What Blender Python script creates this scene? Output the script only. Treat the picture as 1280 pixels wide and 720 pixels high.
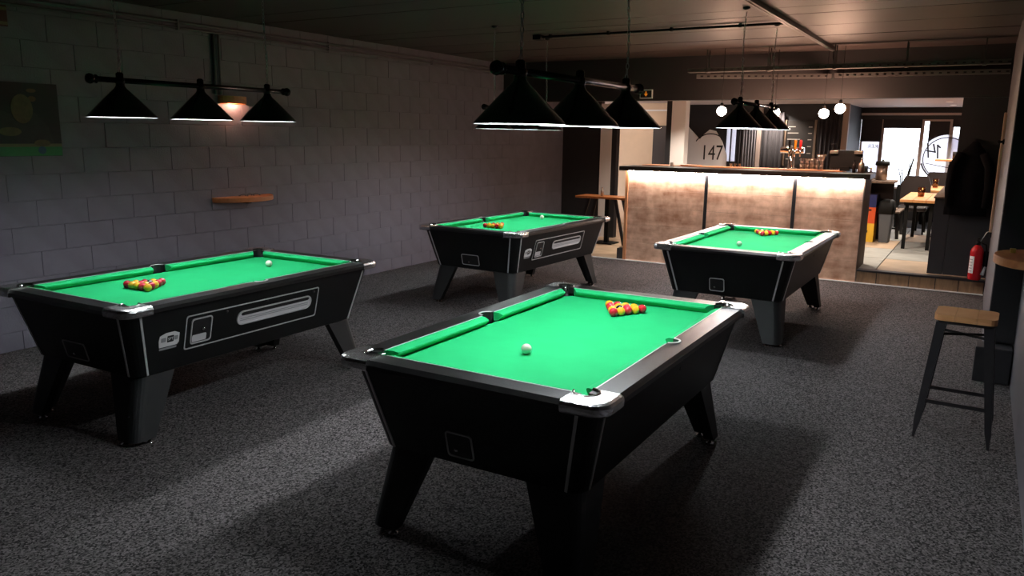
import bpy, bmesh, math, random
from mathutils import Vector, Matrix
random.seed(7)
for o in list(bpy.data.objects):
    bpy.data.objects.remove(o)
SC = bpy.context.scene
COL = SC.collection
PI = math.pi

# ---------------------------------------------------------------- camera
CAM_H, PITCH, ROLL, HEAD, FPX = 1.806, 0.193377, 0.0138028, math.radians(90 - 59.3), 979.9
cd = bpy.data.cameras.new('camera')
cam = bpy.data.objects.new('camera', cd)
COL.objects.link(cam)
cd.sensor_fit = 'HORIZONTAL'
cd.sensor_width = 36.0
cd.lens = FPX / 1280 * 36.0
cd.clip_start, cd.clip_end = 0.05, 200
_h = Vector((-math.sin(HEAD), math.cos(HEAD), 0))
_r = Vector((math.cos(HEAD), math.sin(HEAD), 0))
_f = _h * math.cos(PITCH) + Vector((0, 0, -math.sin(PITCH)))
_u = _h * math.sin(PITCH) + Vector((0, 0, math.cos(PITCH)))
_R = _r * math.cos(ROLL) + _u * math.sin(ROLL)
_U = -_r * math.sin(ROLL) + _u * math.cos(ROLL)
M = Matrix((_R, _U, -_f)).transposed().to_4x4()
M.translation = (0, 0, CAM_H)
cam.matrix_world = M
SC.camera = cam

# ---------------------------------------------------------------- daylight and exposure
W = bpy.data.worlds.new('world')
SC.world = W
W.use_nodes = True
bg = W.node_tree.nodes['Background']
bg.inputs[0].default_value = (0.90, 0.94, 1.0, 1)      # overcast daylight in the street
bg.inputs[1].default_value = 4.5
SC.view_settings.view_transform = 'Standard'
SC.view_settings.look = 'None'
SC.view_settings.gamma = 1.0
SC.view_settings.use_curve_mapping = False
SC.view_settings.exposure = 0.0
LAMP_GLOW = 430.0      # bulbs under the table shades
PENDANT_GLOW = 155.0   # warm globes over the bar
STRIP_GLOW = 235.0      # led strip under the bar top
DOWN_W = 190.0          # recessed downlights in the front room

# ---------------------------------------------------------------- helpers
def lin(r, g, b):
    def c(v):
        v /= 255.0
        return v / 12.92 if v <= 0.04045 else ((v + 0.055) / 1.055) ** 2.4
    return (c(r), c(g), c(b), 1)

def mat(name, col, rough=0.5, metal=0.0, spec=0.5, var=0.0, vscale=8.0, bump=0.0, bscale=60.0, stretch=None,
        emit=None, estr=0.0, coat=0.0):
    m = bpy.data.materials.new(name)
    m.use_nodes = True
    nt = m.node_tree
    b = nt.nodes['Principled BSDF']
    b.inputs['Base Color'].default_value = col
    b.inputs['Roughness'].default_value = rough
    b.inputs['Metallic'].default_value = metal
    b.inputs['Specular IOR Level'].default_value = spec
    b.inputs['Coat Weight'].default_value = coat
    if emit:
        b.inputs['Emission Color'].default_value = emit
        b.inputs['Emission Strength'].default_value = estr
    if var or bump:
        tc = nt.nodes.new('ShaderNodeTexCoord')
        mp = nt.nodes.new('ShaderNodeMapping')
        nt.links.new(tc.outputs['Object'], mp.inputs[0])
        if stretch:
            mp.inputs['Scale'].default_value = stretch
        if var:
            n = nt.nodes.new('ShaderNodeTexNoise')
            n.inputs['Scale'].default_value = vscale
            n.inputs['Detail'].default_value = 5
            nt.links.new(mp.outputs[0], n.inputs['Vector'])
            r = nt.nodes.new('ShaderNodeValToRGB')
            r.color_ramp.elements[0].position = 0.3
            r.color_ramp.elements[1].position = 0.7
            r.color_ramp.elements[0].color = tuple(max(0, c * (1 - var)) for c in col[:3]) + (1,)
            r.color_ramp.elements[1].color = tuple(min(1, c * (1 + var)) for c in col[:3]) + (1,)
            nt.links.new(n.outputs['Fac'], r.inputs[0])
            nt.links.new(r.outputs[0], b.inputs['Base Color'])
        if bump:
            n2 = nt.nodes.new('ShaderNodeTexNoise')
            n2.inputs['Scale'].default_value = bscale
            n2.inputs['Detail'].default_value = 3
            nt.links.new(mp.outputs[0], n2.inputs['Vector'])
            bp = nt.nodes.new('ShaderNodeBump')
            bp.inputs['Strength'].default_value = bump
            bp.inputs['Distance'].default_value = 0.01
            nt.links.new(n2.outputs['Fac'], bp.inputs['Height'])
            nt.links.new(bp.outputs[0], b.inputs['Normal'])
    return m

def wood(name, c1, c2, scale=(1, 8, 8), rough=0.6, dist=3.0):
    m = bpy.data.materials.new(name)
    m.use_nodes = True
    nt = m.node_tree
    b = nt.nodes['Principled BSDF']
    b.inputs['Roughness'].default_value = rough
    tc = nt.nodes.new('ShaderNodeTexCoord')
    mp = nt.nodes.new('ShaderNodeMapping')
    mp.inputs['Scale'].default_value = scale
    n = nt.nodes.new('ShaderNodeTexNoise')
    n.inputs['Scale'].default_value = 3.0
    n.inputs['Detail'].default_value = 8
    n.inputs['Distortion'].default_value = dist * 0.3
    r = nt.nodes.new('ShaderNodeValToRGB')
    r.color_ramp.elements[0].position = 0.32
    r.color_ramp.elements[1].position = 0.68
    r.color_ramp.elements[0].color = c1
    r.color_ramp.elements[1].color = c2
    bp = nt.nodes.new('ShaderNodeBump')
    bp.inputs['Strength'].default_value = 0.25
    bp.inputs['Distance'].default_value = 0.005
    nt.links.new(tc.outputs['Object'], mp.inputs[0])
    nt.links.new(mp.outputs[0], n.inputs['Vector'])
    nt.links.new(n.outputs['Fac'], r.inputs[0])
    nt.links.new(r.outputs[0], b.inputs['Base Color'])
    nt.links.new(n.outputs['Fac'], bp.inputs['Height'])
    nt.links.new(bp.outputs[0], b.inputs['Normal'])
    return m

def glow(name, col, s):
    m = bpy.data.materials.new(name)
    m.use_nodes = True
    nt = m.node_tree
    nt.nodes.clear()
    e = nt.nodes.new('ShaderNodeEmission')
    e.inputs[0].default_value = col
    e.inputs[1].default_value = s
    o = nt.nodes.new('ShaderNodeOutputMaterial')
    nt.links.new(e.outputs[0], o.inputs[0])
    return m

def pane_mat(name, tint=(1, 1, 1, 1), gloss=0.06):
    m = bpy.data.materials.new(name)
    m.use_nodes = True
    nt = m.node_tree
    nt.nodes.clear()
    t = nt.nodes.new('ShaderNodeBsdfTransparent')
    t.inputs[0].default_value = tint
    g = nt.nodes.new('ShaderNodeBsdfGlossy')
    g.inputs['Roughness'].default_value = 0.03
    mx = nt.nodes.new('ShaderNodeMixShader')
    mx.inputs[0].default_value = gloss
    o = nt.nodes.new('ShaderNodeOutputMaterial')
    nt.links.new(t.outputs[0], mx.inputs[1])
    nt.links.new(g.outputs[0], mx.inputs[2])
    nt.links.new(mx.outputs[0], o.inputs[0])
    return m

def film_mat(name, col):
    m = bpy.data.materials.new(name)
    m.use_nodes = True
    nt = m.node_tree
    nt.nodes.clear()
    t = nt.nodes.new('ShaderNodeBsdfTranslucent')
    t.inputs[0].default_value = col
    d = nt.nodes.new('ShaderNodeBsdfDiffuse')
    d.inputs[0].default_value = col
    mx = nt.nodes.new('ShaderNodeMixShader')
    mx.inputs[0].default_value = 0.3
    o = nt.nodes.new('ShaderNodeOutputMaterial')
    nt.links.new(t.outputs[0], mx.inputs[1])
    nt.links.new(d.outputs[0], mx.inputs[2])
    nt.links.new(mx.outputs[0], o.inputs[0])
    return m

def carpet_mat():
    m = bpy.data.materials.new('carpet')
    m.use_nodes = True
    nt = m.node_tree
    b = nt.nodes['Principled BSDF']
    b.inputs['Roughness'].default_value = 0.95
    b.inputs['Specular IOR Level'].default_value = 0.15
    tc = nt.nodes.new('ShaderNodeTexCoord')
    n = nt.nodes.new('ShaderNodeTexVoronoi')
    n.inputs['Scale'].default_value = 125
    r = nt.nodes.new('ShaderNodeValToRGB')
    r.color_ramp.elements[0].position = 0.25
    r.color_ramp.elements[1].position = 0.95
    r.color_ramp.elements[0].color = (0.010, 0.009, 0.009, 1)
    r.color_ramp.elements[1].color = (0.168, 0.151, 0.151, 1)
    bp = nt.nodes.new('ShaderNodeBump')
    bp.inputs['Strength'].default_value = 0.05
    bp.inputs['Distance'].default_value = 0.01
    nt.links.new(tc.outputs['Object'], n.inputs['Vector'])
    nt.links.new(n.outputs['Color'], r.inputs[0])
    nt.links.new(r.outputs[0], b.inputs['Base Color'])
    nt.links.new(n.outputs['Color'], bp.inputs['Height'])
    nt.links.new(bp.outputs[0], b.inputs['Normal'])
    return m

def board_mat():
    m = bpy.data.materials.new('bar_board')
    m.use_nodes = True
    nt = m.node_tree
    b = nt.nodes['Principled BSDF']
    b.inputs['Roughness'].default_value = 0.75
    tc = nt.nodes.new('ShaderNodeTexCoord')
    facs = []
    for sc, det in (((.8, 1, 5), 10), ((2.0, 1, .6), 8), ((4.0, 3, 4.0), 10)):
        mp = nt.nodes.new('ShaderNodeMapping')
        mp.inputs['Scale'].default_value = sc
        n = nt.nodes.new('ShaderNodeTexNoise')
        n.inputs['Scale'].default_value = 2.2
        n.inputs['Detail'].default_value = det
        nt.links.new(tc.outputs['Object'], mp.inputs[0])
        nt.links.new(mp.outputs[0], n.inputs['Vector'])
        facs.append(n.outputs['Fac'])
    a1 = nt.nodes.new('ShaderNodeMath'); a1.operation = 'ADD'
    a2 = nt.nodes.new('ShaderNodeMath'); a2.operation = 'ADD'
    dv = nt.nodes.new('ShaderNodeMath'); dv.operation = 'DIVIDE'
    dv.inputs[1].default_value = 3.0
    nt.links.new(facs[0], a1.inputs[0]); nt.links.new(facs[1], a1.inputs[1])
    nt.links.new(a1.outputs[0], a2.inputs[0]); nt.links.new(facs[2], a2.inputs[1])
    nt.links.new(a2.outputs[0], dv.inputs[0])
    r = nt.nodes.new('ShaderNodeValToRGB')
    r.color_ramp.elements[0].position = 0.38
    r.color_ramp.elements[1].position = 0.62
    r.color_ramp.elements[0].color = lin(166, 118, 90)
    r.color_ramp.elements[1].color = lin(240, 200, 172)
    nt.links.new(dv.outputs[0], r.inputs[0])
    nt.links.new(r.outputs[0], b.inputs['Base Color'])
    bp = nt.nodes.new('ShaderNodeBump')
    bp.inputs['Strength'].default_value = 0.5
    bp.inputs['Distance'].default_value = 0.006
    nt.links.new(facs[0], bp.inputs['Height'])
    nt.links.new(bp.outputs[0], b.inputs['Normal'])
    return m

MT = dict(
    carpet=carpet_mat(),
    block=mat('painted_block', lin(107, 105, 115), 0.55, spec=0.35, var=0.10, vscale=5, bump=0.22, bscale=70),
    mortar=mat('painted_joint', lin(104, 102, 110), 0.7, var=0.1),
    paint=mat('grey_paint', lin(92, 89, 94), 0.6, var=0.06, vscale=3, bump=0.1, bscale=40),
    beam=mat('beam_paint', lin(42, 37, 38), 0.6, var=0.06, vscale=3),
    black_paint=mat('black_paint', lin(36, 35, 38), 0.6, var=0.1, vscale=4),
    ceil=mat('ceiling_board', lin(72, 59, 56), 0.5, spec=0.5, var=0.06, vscale=4),
    ceil_gap=mat('ceiling_gap', lin(18, 16, 16), 0.8),
    soffit=mat('soffit', lin(168, 150, 144), 0.7),
    lam=mat('black_laminate', (0.0045, 0.005, 0.005, 1), 0.42, spec=0.25),
    leg=mat('black_leg_laminate', (0.012, 0.013, 0.0135, 1), 0.5, spec=0.4),
    rail=mat('black_rail', (0.010, 0.010, 0.010, 1), 0.30, spec=0.55, bump=0.08, bscale=160),
    silver=mat('silver_trim', (0.66, 0.66, 0.66, 1), 0.4, metal=0.4),
    chrome=mat('chrome_casting', (0.82, 0.82, 0.82, 1), 0.27, metal=1.0, bump=0.35, bscale=55),
    chrome_s=mat('chrome', (0.80, 0.80, 0.80, 1), 0.10, metal=1.0),
    felt=mat('green_cloth', (0.015, 0.385, 0.128, 1), 0.9, spec=0.12, var=0.05, vscale=5, bump=0.05, bscale=300),
    liner=mat('pocket_black', (0.01, 0.01, 0.01, 1), 0.5),
    tray=mat('ball_tray_grey', lin(205, 203, 205), 0.35),
    plate=mat('white_plate', lin(225, 225, 225), 0.4),
    ink=mat('black_ink', (0.01, 0.01, 0.01, 1), 0.5),
    greyink=mat('grey_ink', lin(150, 150, 152), 0.5),
    redball=mat('red_ball', (0.55, 0.010, 0.020, 1), 0.07, coat=0.5),
    yelball=mat('yellow_ball', (0.85, 0.42, 0.020, 1), 0.07, coat=0.5),
    whiball=mat('white_ball', (0.85, 0.82, 0.70, 1), 0.07, coat=0.5),
    blkball=mat('black_ball', (0.008, 0.008, 0.008, 1), 0.06, coat=0.5),
    shade=mat('shade_black', (0.004, 0.006, 0.0055, 1), 0.22, spec=0.6),
    shade_in=mat('shade_white', (0.85, 0.85, 0.85, 1), 0.6),
    bar_m=mat('lamp_bar_black', (0.012, 0.012, 0.012, 1), 0.22, metal=0.6),
    chain=mat('steel_chain', (0.75, 0.75, 0.75, 1), 0.3, metal=1.0),
    bulb=glow('bulb_white', (0.90, 0.96, 1.0, 1), LAMP_GLOW),
    bulb_soft=glow('bulb_white_soft', (0.90, 0.96, 1.0, 1), LAMP_GLOW * .68),
    globe=glow('globe_warm', (1.0, 0.58, 0.40, 1), PENDANT_GLOW),
    strip=glow('led_strip', (1.0, 0.90, 0.85, 1), STRIP_GLOW),
    down=glow('downlight', (1.0, 0.82, 0.62, 1), 30),
    steel=mat('dark_steel', lin(62, 60, 62), 0.4, metal=0.7),
    tray_s=mat('galvanised_steel', lin(112, 106, 103), 0.45, metal=0.6),
    seatw=wood('stool_wood', lin(214, 150, 96), lin(232, 176, 122), (1, 1, 6), 0.5),
    shelfw=wood('shelf_wood', lin(180, 106, 58), lin(214, 140, 84), (3, 1, 3), 0.5),
    barw=board_mat(),
    pine=wood('pine_post', lin(196, 130, 84), lin(214, 152, 104), (8, 8, 1), 0.6),
    darkw=wood('dark_bar_top', lin(34, 26, 24), lin(58, 46, 42), (1, 6, 6), 0.35),
    oldw=wood('grey_wood', lin(92, 74, 62), lin(128, 106, 90), (8, 8, 1), 0.7),
    tablew=wood('table_wood', lin(206, 140, 84), lin(228, 168, 110), (1, 8, 8), 0.5),
    slab1=mat('floor_tile_grey', lin(168, 166, 160), 0.55, var=0.2, vscale=3),
    slab2=mat('floor_tile_beige', lin(186, 160, 134), 0.55, var=0.18, vscale=3),
    grout=mat('tile_joint', lin(58, 52, 48), 0.9),
    rtile=wood('riser_tile', lin(120, 92, 66), lin(150, 116, 84), (8, 1, 1.5), 0.5),
    alu=mat('aluminium_edge', (0.82, 0.80, 0.78, 1), 0.5, metal=0.1),
    beige=mat('beige_paint', lin(214, 184, 156), 0.7, var=0.03),
    white=mat('white_paint', lin(228, 222, 220), 0.6),
    brown=mat('brown_paint', lin(140, 116, 104), 0.6),
    darkdoor=mat('dark_door', lin(60, 48, 44), 0.45),
    curtain=mat('curtain_dark', lin(44, 40, 44), 0.9),
    curtain2=mat('curtain_grey', lin(92, 88, 94), 0.9),
    red=mat('extinguisher_red', (0.50, 0.008, 0.014, 1), 0.22),
    rubber=mat('black_rubber', (0.010, 0.010, 0.010, 1), 0.6, spec=0.15),
    coat=mat('black_cloth', lin(17, 17, 20), 0.95, spec=0.1, var=0.2, vscale=6),
    canvas=mat('dark_print', lin(16, 15, 16), 0.6),
    skin=mat('print_skin', lin(86, 74, 44), 0.6, var=0.25, vscale=18),
    printcl=mat('print_clothes', lin(34, 32, 30), 0.6, var=0.3, vscale=12),
    printgreen=mat('print_green', lin(46, 116, 66), 0.6),
    printrail=mat('print_rail', lin(104, 98, 66), 0.6),
    printblue=mat('print_blue', lin(40, 78, 104), 0.5),
    printred=mat('print_red', lin(70, 26, 20), 0.6),
    printlamp=mat('print_lamp', lin(92, 62, 34), 0.6),
    glass=pane_mat('clear_glass', (0.92, 0.92, 0.92, 1), 0.16),
    amber=pane_mat('amber_glass', (0.55, 0.32, 0.14, 1), 0.12),
    wpane=pane_mat('window_glass', (0.97, 0.98, 1, 1), 0.05),
    film=film_mat('frosted_film', (0.85, 0.84, 0.88, 1)),
    orange=mat('orange_plastic', lin(214, 84, 34), 0.5),
    yellow=mat('yellow_plastic', lin(232, 184, 52), 0.5),
    blue=mat('blue_plastic', lin(24, 34, 92), 0.5),
    bin=mat('grey_bin', lin(88, 92, 98), 0.5),
    amberp=mat('amber_plastic', lin(240, 150, 30), 0.35),
    redp=mat('red_plastic', lin(220, 40, 44), 0.35),
    leather=mat('dark_leather', lin(36, 26, 25), 0.45),
    chalk=mat('chalk_marks', lin(150, 142, 136), 0.9),
    slate=mat('chalkboard', lin(34, 28, 27), 0.8),
    cork=mat('brass_chalk', lin(190, 160, 70), 0.4),
    signorange=mat('sign_orange', lin(240, 150, 40), 0.4, emit=lin(240, 140, 40), estr=0.35),
    metalcan=mat('brushed_metal', lin(190, 172, 160), 0.3, metal=0.8),
)

def obj(name, me, m=None, parent=None, label=None, cat=None, group=None, kind=None, loc=None, rot=None):
    if isinstance(me, bmesh.types.BMesh):
        bm = me
        bmesh.ops.recalc_face_normals(bm, faces=bm.faces)
        me = bpy.data.meshes.new(name)
        bm.to_mesh(me)
        bm.free()
    if m is not None and len(me.materials) == 0:
        for q in (m if isinstance(m, (list, tuple)) else [m]):
            me.materials.append(MT[q])
    o = bpy.data.objects.new(name, me)
    COL.objects.link(o)
    if parent:
        o.parent = parent
    if loc:
        o.location = loc
    if rot:
        o.rotation_euler = rot
    props(o, label, cat, group, kind)
    return o

def props(o, label=None, cat=None, group=None, kind=None):
    if label: o['label'] = label
    if cat: o['category'] = cat
    if group: o['group'] = group
    if kind: o['kind'] = kind
    return o

def thing(name, label, cat, loc=(0, 0, 0), rz=0.0, group=None):
    o = bpy.data.objects.new(name, None)
    COL.objects.link(o)
    o.empty_display_size = 0.1
    o.location = loc
    o.rotation_euler = (0, 0, rz)
    return props(o, label, cat, group)

def copy_tree(o, parent=None):
    c = o.copy()
    COL.objects.link(c)
    if parent:
        c.parent = parent
    for ch in list(o.children):
        copy_tree(ch, c)
    return c

def B():
    return bmesh.new()

def box(bm, x0, x1, y0, y1, z0, z1, bev=0.0, mi=0):
    vs = [bm.verts.new((x, y, z)) for x in (x0, x1) for y in (y0, y1) for z in (z0, z1)]
    idx = [(0, 1, 3, 2), (4, 6, 7, 5), (0, 4, 5, 1), (2, 3, 7, 6), (0, 2, 6, 4), (1, 5, 7, 3)]
    fs = [bm.faces.new([vs[i] for i in f]) for f in idx]
    for f in fs:
        f.material_index = mi
    if bev:
        es = list({e for f in fs for e in f.edges})
        bmesh.ops.bevel(bm, geom=es, offset=bev, segments=2, affect='EDGES', profile=0.5)
    return bm

def bx(x0, x1, y0, y1, z0, z1, bev=0.0):
    return box(B(), x0, x1, y0, y1, z0, z1, bev)

def prism(bm, pts, z0, z1, mi=0, smooth=False):
    """pts: outline in xy, extruded z0..z1"""
    a = [bm.verts.new((p[0], p[1], z0)) for p in pts]
    b = [bm.verts.new((p[0], p[1], z1)) for p in pts]
    n = len(pts)
    fs = [bm.faces.new(list(reversed(a))), bm.faces.new(b)]
    for i in range(n):
        f = bm.faces.new((a[i], a[(i + 1) % n], b[(i + 1) % n], b[i]))
        f.smooth = smooth
        fs.append(f)
    for f in fs:
        f.material_index = mi
    return bm

def loft(bm, rings, cap=True, smooth=True, closed=True, mi=0):
    """rings: list of lists of 3d points, same length"""
    R = [[bm.verts.new(p) for p in r] for r in rings]
    n = len(R[0])
    for k in range(len(R) - 1):
        for i in range(n if closed else n - 1):
            f = bm.faces.new((R[k][i], R[k][(i + 1) % n], R[k + 1][(i + 1) % n], R[k + 1][i]))
            f.smooth = smooth
            f.material_index = mi
    if cap:
        for r in (R[0], R[-1]):
            f = bm.faces.new(r)
            f.material_index = mi
    return bm

def lathe(bm, prof, n=24, c=(0, 0, 0), cap=False, mi=0, smooth=True):
    """prof: (r, z) list"""
    rings = [[(c[0] + r * math.cos(2 * PI * i / n), c[1] + r * math.sin(2 * PI * i / n), c[2] + z) for i in range(n)] for r, z in prof]
    return loft(bm, rings, cap=cap, mi=mi, smooth=smooth)

def tube(bm, pts, r=0.01, n=8, cap=True, mi=0):
    """pts: polyline; r: number or list"""
    P = [Vector(p) for p in pts]
    rr = r if isinstance(r, (list, tuple)) else [r] * len(P)
    rings = []
    up = None
    for i, p in enumerate(P):
        if i == 0: d = P[1] - P[0]
        elif i == len(P) - 1: d = P[-1] - P[-2]
        else: d = (P[i + 1] - P[i]).normalized() + (P[i] - P[i - 1]).normalized()
        d.normalize()
        if up is None:
            up = Vector((0, 0, 1)) if abs(d.z) < 0.9 else Vector((1, 0, 0))
        s = d.cross(up).normalized()
        up = s.cross(d).normalized()
        rings.append([tuple(p + (s * math.cos(2 * PI * k / n) + up * math.sin(2 * PI * k / n)) * rr[i]) for k in range(n)])
    return loft(bm, rings, cap=cap, mi=mi)

def bar4(bm, a, b, w, t, side=(0, 0, 1)):
    """square section bar from a to b, w along (d x side), t along side"""
    a, b = Vector(a), Vector(b)
    d = (b - a).normalized()
    s = Vector(side)
    p = d.cross(s).normalized()
    q = p.cross(d).normalized()
    rings = [[tuple(c + p * (sx * w / 2) + q * (sy * t / 2)) for sx, sy in ((-1, -1), (1, -1), (1, 1), (-1, 1))] for c in (a, b)]
    return loft(bm, rings, smooth=False)

def rrect(hx, hy, r, n=5):
    pts = []
    for cx, cy, a0 in ((hx - r, hy - r, 0), (-hx + r, hy - r, 90), (-hx + r, -hy + r, 180), (hx - r, -hy + r, 270)):
        for k in range(n + 1):
            a = math.radians(a0 + 90 * k / n)
            pts.append((cx + r * math.cos(a), cy + r * math.sin(a)))
    return pts

def disc(cx, cy, r, n=24, a0=0, a1=2 * PI):
    full = abs(a1 - a0 - 2 * PI) < 1e-6
    m = n if full else n + 1
    return [(cx + r * math.cos(a0 + (a1 - a0) * k / n), cy + r * math.sin(a0 + (a1 - a0) * k / n)) for k in range(m)]

def text_bm(s, size, extrude=0.001):
    cu = bpy.data.curves.new('t', 'FONT')
    cu.body = s
    cu.size = size
    cu.extrude = extrude
    cu.align_x = 'CENTER'
    cu.align_y = 'CENTER'
    cu.resolution_u = 3
    to = bpy.data.objects.new('t', cu)
    COL.objects.link(to)
    dg = bpy.context.evaluated_depsgraph_get()
    me = bpy.data.meshes.new_from_object(to.evaluated_get(dg))
    bpy.data.objects.remove(to)
    bm = B()
    bm.from_mesh(me)
    bpy.data.meshes.remove(me)
    return bm

def xf(bm, mtx):
    bmesh.ops.transform(bm, matrix=mtx, verts=bm.verts)
    return bm

def S(name, bm, m, parent=None):
    return obj(name, bm, m, parent, kind='structure')

# ================================================================ SETTING
XL, XR, XP, CZ, YE = -6.69, 0.34, 0.15, 2.90, 10.78   # left wall, right wall, right pier, ceiling, end of carpet

S('floor', bx(XL - .2, XR + .3, -3.2, YE - .03, -.1, 0), 'carpet')

# left wall of painted blocks
wl = S('wall_left', bx(XL - .25, XL - .009, -3.2, 13.2, 0, CZ + .1), 'mortar')
bl_full = None
BW, BH, Z0 = 0.432, 0.2125, 0.157
cells = []
for k in range(-1, 13):
    z0 = Z0 + k * BH
    z1 = z0 + BH
    z0c, z1c = max(z0, 0.0), min(z1, CZ)
    if z1c - z0c < .02: continue
    off = 0.0 if k % 2 else BW / 2
    y = 5.071 - 8 * BW + off
    while y < 13.0:
        cells.append((y, min(y + BW, 13.15), z0c, z1c))
        y += BW
cells.sort()
meshes = {}
def block_bm(w, h):
    bm = B()
    g = .0012
    box(bm, -.02, 0, -w / 2 + g, w / 2 - g, -h / 2 + g, h / 2 - g)
    es = [e for e in bm.edges if all(v.co.x > -.001 for v in e.verts)]
    bmesh.ops.bevel(bm, geom=es, offset=.0022, segments=1, affect='EDGES')
    return bm
rest = B()
for i, (y0, y1, z0, z1) in enumerate(cells):
    if i < 300:
        key = (round(y1 - y0, 3), round(z1 - z0, 3))
        if key not in meshes:
            bm = block_bm(*key)
            me = bpy.data.meshes.new('block')
            bmesh.ops.recalc_face_normals(bm, faces=bm.faces)
            bm.to_mesh(me); bm.free()
            me.materials.append(MT['block'])
            meshes[key] = me
        obj('block', meshes[key], None, wl, loc=(XL - random.uniform(0, .0014), (y0 + y1) / 2, (z0 + z1) / 2))
    else:
        t = block_bm(y1 - y0, z1 - z0)
        xf(t, Matrix.Translation((XL, (y0 + y1) / 2, (z0 + z1) / 2)))
        me = bpy.data.meshes.new('tmp'); t.to_mesh(me); t.free()
        rest.from_mesh(me); bpy.data.meshes.remove(me)
obj('block_courses', rest, 'block', wl, kind='stuff')

# right wall: recessed near part, pier behind it, low plinth
S('wall_right', bx(XR, XR + .2, -3.2, 7.3, 0, CZ + .1), 'paint')
wp = S('wall_right_pier', bx(XP, XR + .2, 7.0, YE + .3, 0, CZ + .1), 'paint')
S('baseboard_right', bx(XP - .06, XR - .01, 6.78, 6.998, 0, .27, .006), 'black_paint')
obj('face_panel', bx(XP + .005, XR - .002, 6.965, 6.999, .285, CZ), 'black_paint', wp)
S('wall_behind', bx(XL - .2, XR + .3, -3.4, -3.2, 0, CZ + .1), 'paint')

# ceiling boards running across the room
ce = S('ceiling', bx(XL - .2, XR + .3, -3.4, 11.2, CZ + .02, CZ + .1), 'ceil_gap')
pitch = .417
y = -3.2
cb_me = None
while y < 10.9:
    if cb_me is None:
        bm = bx(XL, XR + .2, 0.003, pitch - .003, 0, .018)
        bmesh.ops.recalc_face_normals(bm, faces=bm.faces)
        cb_me = bpy.data.meshes.new('ceiling_board'); bm.to_mesh(cb_me); bm.free()
        cb_me.materials.append(MT['ceil'])
    obj('ceiling_board', cb_me, None, ce, loc=(0, y, CZ + random.uniform(0, .004)))
    y += pitch

# beam over the bar and the opening
S('wall_beam', bx(XL, XR + .2, 10.92, 11.12, 2.31, CZ + .02), 'beam')

# front room shell
SZ, FZ, YF = 0.17, 2.46, 18.3
fs = S('floor_stage', bx(-4.6, 1.2, YE + .03, YF + .3, -.05, SZ - .012), 'grout')
tw = 1.22
tile_me = {}
ix = 0
for cx in range(-3, 2):
    for cy in range(0, 5):
        x0 = -1.06 + cx * tw
        y0 = YE + .10 + cy * tw * .93
        x0, x1 = max(x0, -4.6), min(x0 + tw, 1.2)
        y1 = y0 + tw * .93
        if x1 - x0 < .1: continue
        k = (round(x1 - x0, 3), (cx + 2 * cy) % 3 == 0)
        if k not in tile_me:
            bm = bx(.006, x1 - x0 - .006, .006, tw * .93 - .006, 0, .012)
            bmesh.ops.recalc_face_normals(bm, faces=bm.faces)
            me = bpy.data.meshes.new('tile'); bm.to_mesh(me); bm.free()
            me.materials.append(MT['slab2' if k[1] else 'slab1'])
            tile_me[k] = me
        obj('tile', tile_me[k], None, fs, loc=(x0, y0, SZ - .012))
# step: riser tiles, nosing and metal edge strip
rs = S('trim_1', bx(-1.27, XP - .002, YE - .005, YE + .03, 0, SZ - .02), 'grout')
rx = [-1.265, -1.03, -.66, -.37, -.12, XP - .005]
for a, b in zip(rx[:-1], rx[1:]):
    obj('riser_tile', bx(a + .005, b - .005, YE - .016, YE, .004, SZ - .022, .002), 'rtile', rs)
obj('step_nosing', bx(-1.27, XP - .004, YE - .03, YE + .10, SZ - .02, SZ + .004, .003), 'steel', rs)
S('trim_2', bx(-5.6, XP - .004, YE - .055, YE - .028, 0, .012, .002), 'alu')

# left alcove and the corridor behind
S('floor_alcove', bx(XL, -4.6, YE - .028, 15.4, -.1, .006), 'slab2')
S('wall_alcove', bx(XL, -5.93, 13.02, 13.14, 0, FZ), 'black_paint')
S('trim_3', bx(-5.93, -5.71, 13.0, 13.12, 0, 2.36), 'white')
S('trim_4', bx(-5.71, -5.62, 13.0, 13.14, 0, 2.36), 'black_paint')
S('wall_corridor', bx(-7.6, -5.30, 15.3, 15.4, 0, FZ), 'beige')
S('wall_corridor_side', bx(-7.6, -7.5, 13.1, 15.3, 0, FZ), 'beige')
d1 = S('door_1', bx(-5.80, -5.42, 15.24, 15.296, .006, 2.02), 'darkdoor')
obj('door_frame', bx(-5.42, -5.32, 15.20, 15.297, .006, 2.46), 'brown', d1)
obj('lintel_strip', bx(-6.5, -5.33, 15.19, 15.2, 2.30, 2.33), 'white', d1)
S('trim_5', bx(-4.72, -4.63, 13.0, 13.2, 0, FZ), 'black_paint')
S('wall_white_end', bx(-4.63, -4.39, 13.0, 13.2, 0, FZ), 'white')
S('wall_corridor_right', prism(B(), [(-4.72, 13.2), (-4.64, 13.2), (-5.26, 15.4), (-5.34, 15.4)], 0, FZ), 'brown')
S('wall_behind_corridor', bx(-7.6, -5.46, 15.4, 16.2, 0, FZ), 'black_paint')

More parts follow.
